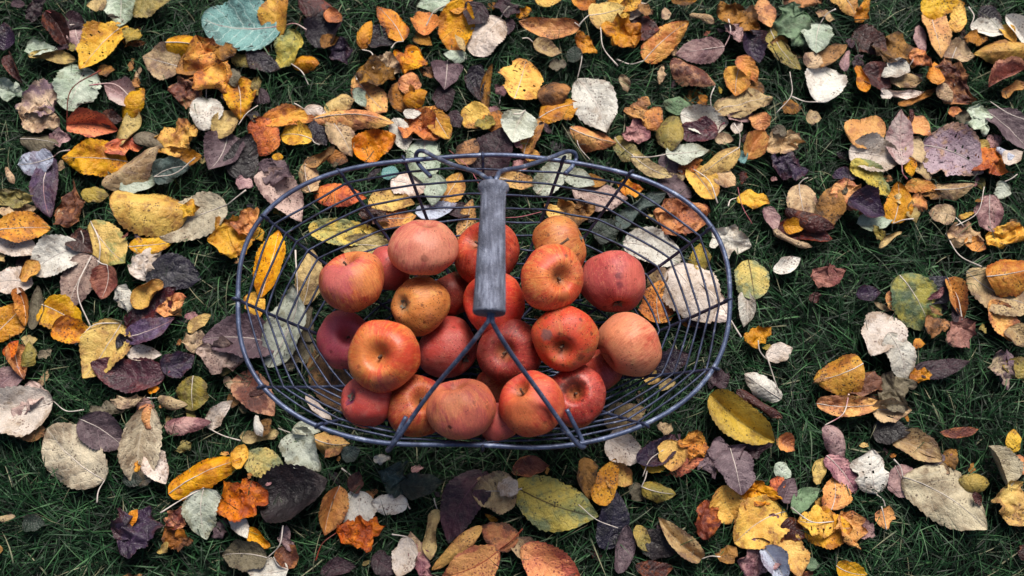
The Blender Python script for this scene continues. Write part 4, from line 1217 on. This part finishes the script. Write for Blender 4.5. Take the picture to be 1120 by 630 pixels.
MARKS = {                                                   # bruises, scabs and patches: offset in the photo, size, colour, strength
10: [(-21, 5, .3, (96, 44, 84), .9)], 16: [(-4, 4, .7, (212, 120, 100), .45), (3, -13, .11, (104, 34, 30), .95), (7, 12, .06, (70, 30, 24), .9), (14, -2, .5, (214, 138, 110), .5)],
17: [(2, 6, .13, (112, 44, 54), .8), (3, -4, .12, (116, 50, 58), .7), (22, 6, .5, (214, 104, 84), .5)],
18: [(-21, 6, .2, (122, 84, 82), .85), (18, -20, .14, (84, 32, 26), .6)], 13: [(-6, 14, .5, (70, 34, 26), .85), (12, 6, .12, (34, 18, 16), .9)],
15: [(-14, 8, .75, (196, 92, 96), .8), (20, 2, .5, (222, 142, 76), .6)], 20: [(-16, -4, .6, (216, 118, 62), .5), (20, 8, .5, (186, 56, 40), .6)],
8: [(24, -16, .32, (170, 104, 80), .7)], 21: [(16, -18, .6, (206, 94, 84), .6), (-8, 8, .3, (224, 142, 98), .5), (-10, -18, .08, (70, 30, 24), .9)],
19: [(20, 10, .6, (196, 62, 34), .6), (-20, 4, .55, (206, 124, 58), .6), (4, -32, .4, (140, 60, 70), .5)], 14: [(-20, 2, .3, (150, 130, 96), .6), (22, 12, .14, (110, 54, 34), .8)],
22: [(-6, 20, .3, (206, 70, 50), .6), (12, -20, .2, (150, 84, 40), .6)], 23: [(-6, 6, .6, (218, 138, 96), .5), (16, 8, .16, (176, 56, 34), .5)], 4: [(0, -12, .6, (200, 92, 104), .5)], 9: [(0, 10, .7, (196, 84, 104), .7)],
}
placed = []
def wall_room(p, r):
    """how far out an apple sits: over 1 it would poke through the wires"""
    k = min(max((RZ-p.z)/(RZ-last[1]), 0), 1); ins = last[0]*k; a, b = A_-ins-r*.93, B_-ins-r*.93
    return (abs(p.x-CX)/a)**2.3+(abs(p.y-(CY-.26*ins))/b)**2.3
meshes = [apple_geo(s) for s in range(11, 35)]
for i, (px, py, rpx, end, ox, oy, ca, cb, bias, dark, lvl, label) in enumerate(APP):
    zc = z_floor+.03
    while True:
        p = at(px, py, zc); r = rpx*(1.03 if rpx < 37 else .99)/F*depth(p)
        ok = zc-r*.93 >= z_floor and all((p-q).length > (r+s)*(.955 if l == 0 and lvl == 0 else .94) for q, s, l in placed)
        if lvl == 0 and zc > .115: ok = True
        if (ok and wall_room(p, r) < 1.06) or zc > .165: break
        zc += .0015
    placed.append((p, r, lvl)); print('apple', i, round(zc, 3), round(r, 3))
    u, v = ox/rpx, oy/rpx; m = math.hypot(u, v)
    w = math.sqrt(max(0, 1-m*m)) if m < 1 else -.35
    if m < 1: u, v = u*.97, v*.97
    n = CR @ Vector((u, v, w)).normalized()
    if end == 'c': n = -n
    q = Vector((0, 0, 1)).rotation_difference(n)
    V, Fc = meshes[i]; kz = random.uniform(.94, 1.08); V = [Vector((x.x, x.y, x.z*kz)) for x in V]
    me = bpy.data.meshes.new('apple'); me.from_pydata([tuple(x) for x in V], [], Fc)
    M = Matrix.Translation(p) @ q.to_matrix().to_4x4() @ Matrix.Rotation(i*1.9, 4, 'Z') @ Matrix.Scale(r, 4); Mi = M.inverted(); mk = []
    for bx, by_, rd, mc, am in MARKS.get(i, ()):
        a_, b_ = bx/rpx, by_/rpx
        d_ = CR @ Vector((a_, b_, math.sqrt(max(.02, 1-a_*a_-b_*b_))))
        mk.append(((Mi @ (p+d_*r)).normalized()*.95, rd, mc, am))
    o = link('apple', me, apple_mat(i, ca, cb, bias, dark, .38 if i in (19, 13) else .5, mk))
    o.matrix_world = M
    tag(o, label, 'apple', 'apples heaped in the wire basket')
    if end == 's' and m < 1:
        ln = .16 if i != 13 else .1
        tube('stem', [(0, 0, .44), (.01, .01, .5), (.03, .0, .46+ln), (.06, .01, .5+ln)], [.045, .035, .032, .045], bk, o, 7)
    elif end == 'c' and m < 1:
        G_ = Geo()
        for s in range(9):
            a = s*2*math.pi/9+.3*math.sin(s*5); rr = .17+.05*math.sin(s*3.1)
            p0 = Vector((math.cos(a)*.05, math.sin(a)*.05, -.62)); p2 = Vector((math.cos(a)*rr, math.sin(a)*rr, -.76-.05*math.cos(s*2)))
            p1 = (p0+p2)*.5+Vector((0, 0, -.05)); sd = Vector((-math.sin(a), math.cos(a), 0))*.05
            G_.add([p0-sd*.6, p0+sd*.6, p1+sd, p1-sd, p2], [(0, 1, 2, 3), (3, 2, 4)])
        link('calyx', G_.mesh('calyx'), cm, o)
# the twig lying over the upper right apple
tw = [at(604, 271, .145), at(612, 268, .148), at(622, 261, .15)]
t_ = tube('twig', smooth_path(tw, 4), [.0012]*8+[.002], bk, None, 7); tag(t_, 'short brown twig lying across the upper right apple', 'twig')

# ------------------------------------------------------------ light
W_ = bpy.data.worlds.new('World'); sc.world = W_; W_.use_nodes = True; nt = W_.node_tree
sky = nt.nodes.new('ShaderNodeTexSky'); sky.sky_type = 'NISHITA'; sky.sun_disc = False
sd = Vector((.2, .75, 1.05)).normalized()
sky.sun_elevation = math.asin(sd.z); sky.sun_rotation = math.atan2(sd.x, sd.y)
bgn = nt.nodes['Background']; bgn.inputs[1].default_value = .055; sky.dust_density = 4; sky.air_density = .8; sky.ozone_density = .5; nt.links.new(sky.outputs[0], bgn.inputs[0])
sl = bpy.data.lights.new('sun', 'SUN'); sl.energy = 2.7; sl.angle = R(28); sl.color = (1, .95, .87)
so = bpy.data.objects.new('sun', sl); C.objects.link(so); so.rotation_euler = sd.to_track_quat('Z', 'Y').to_euler()
sc.view_settings.view_transform = 'Standard'; sc.view_settings.look = 'None'; sc.view_settings.gamma = 1; sc.view_settings.exposure = EXPO
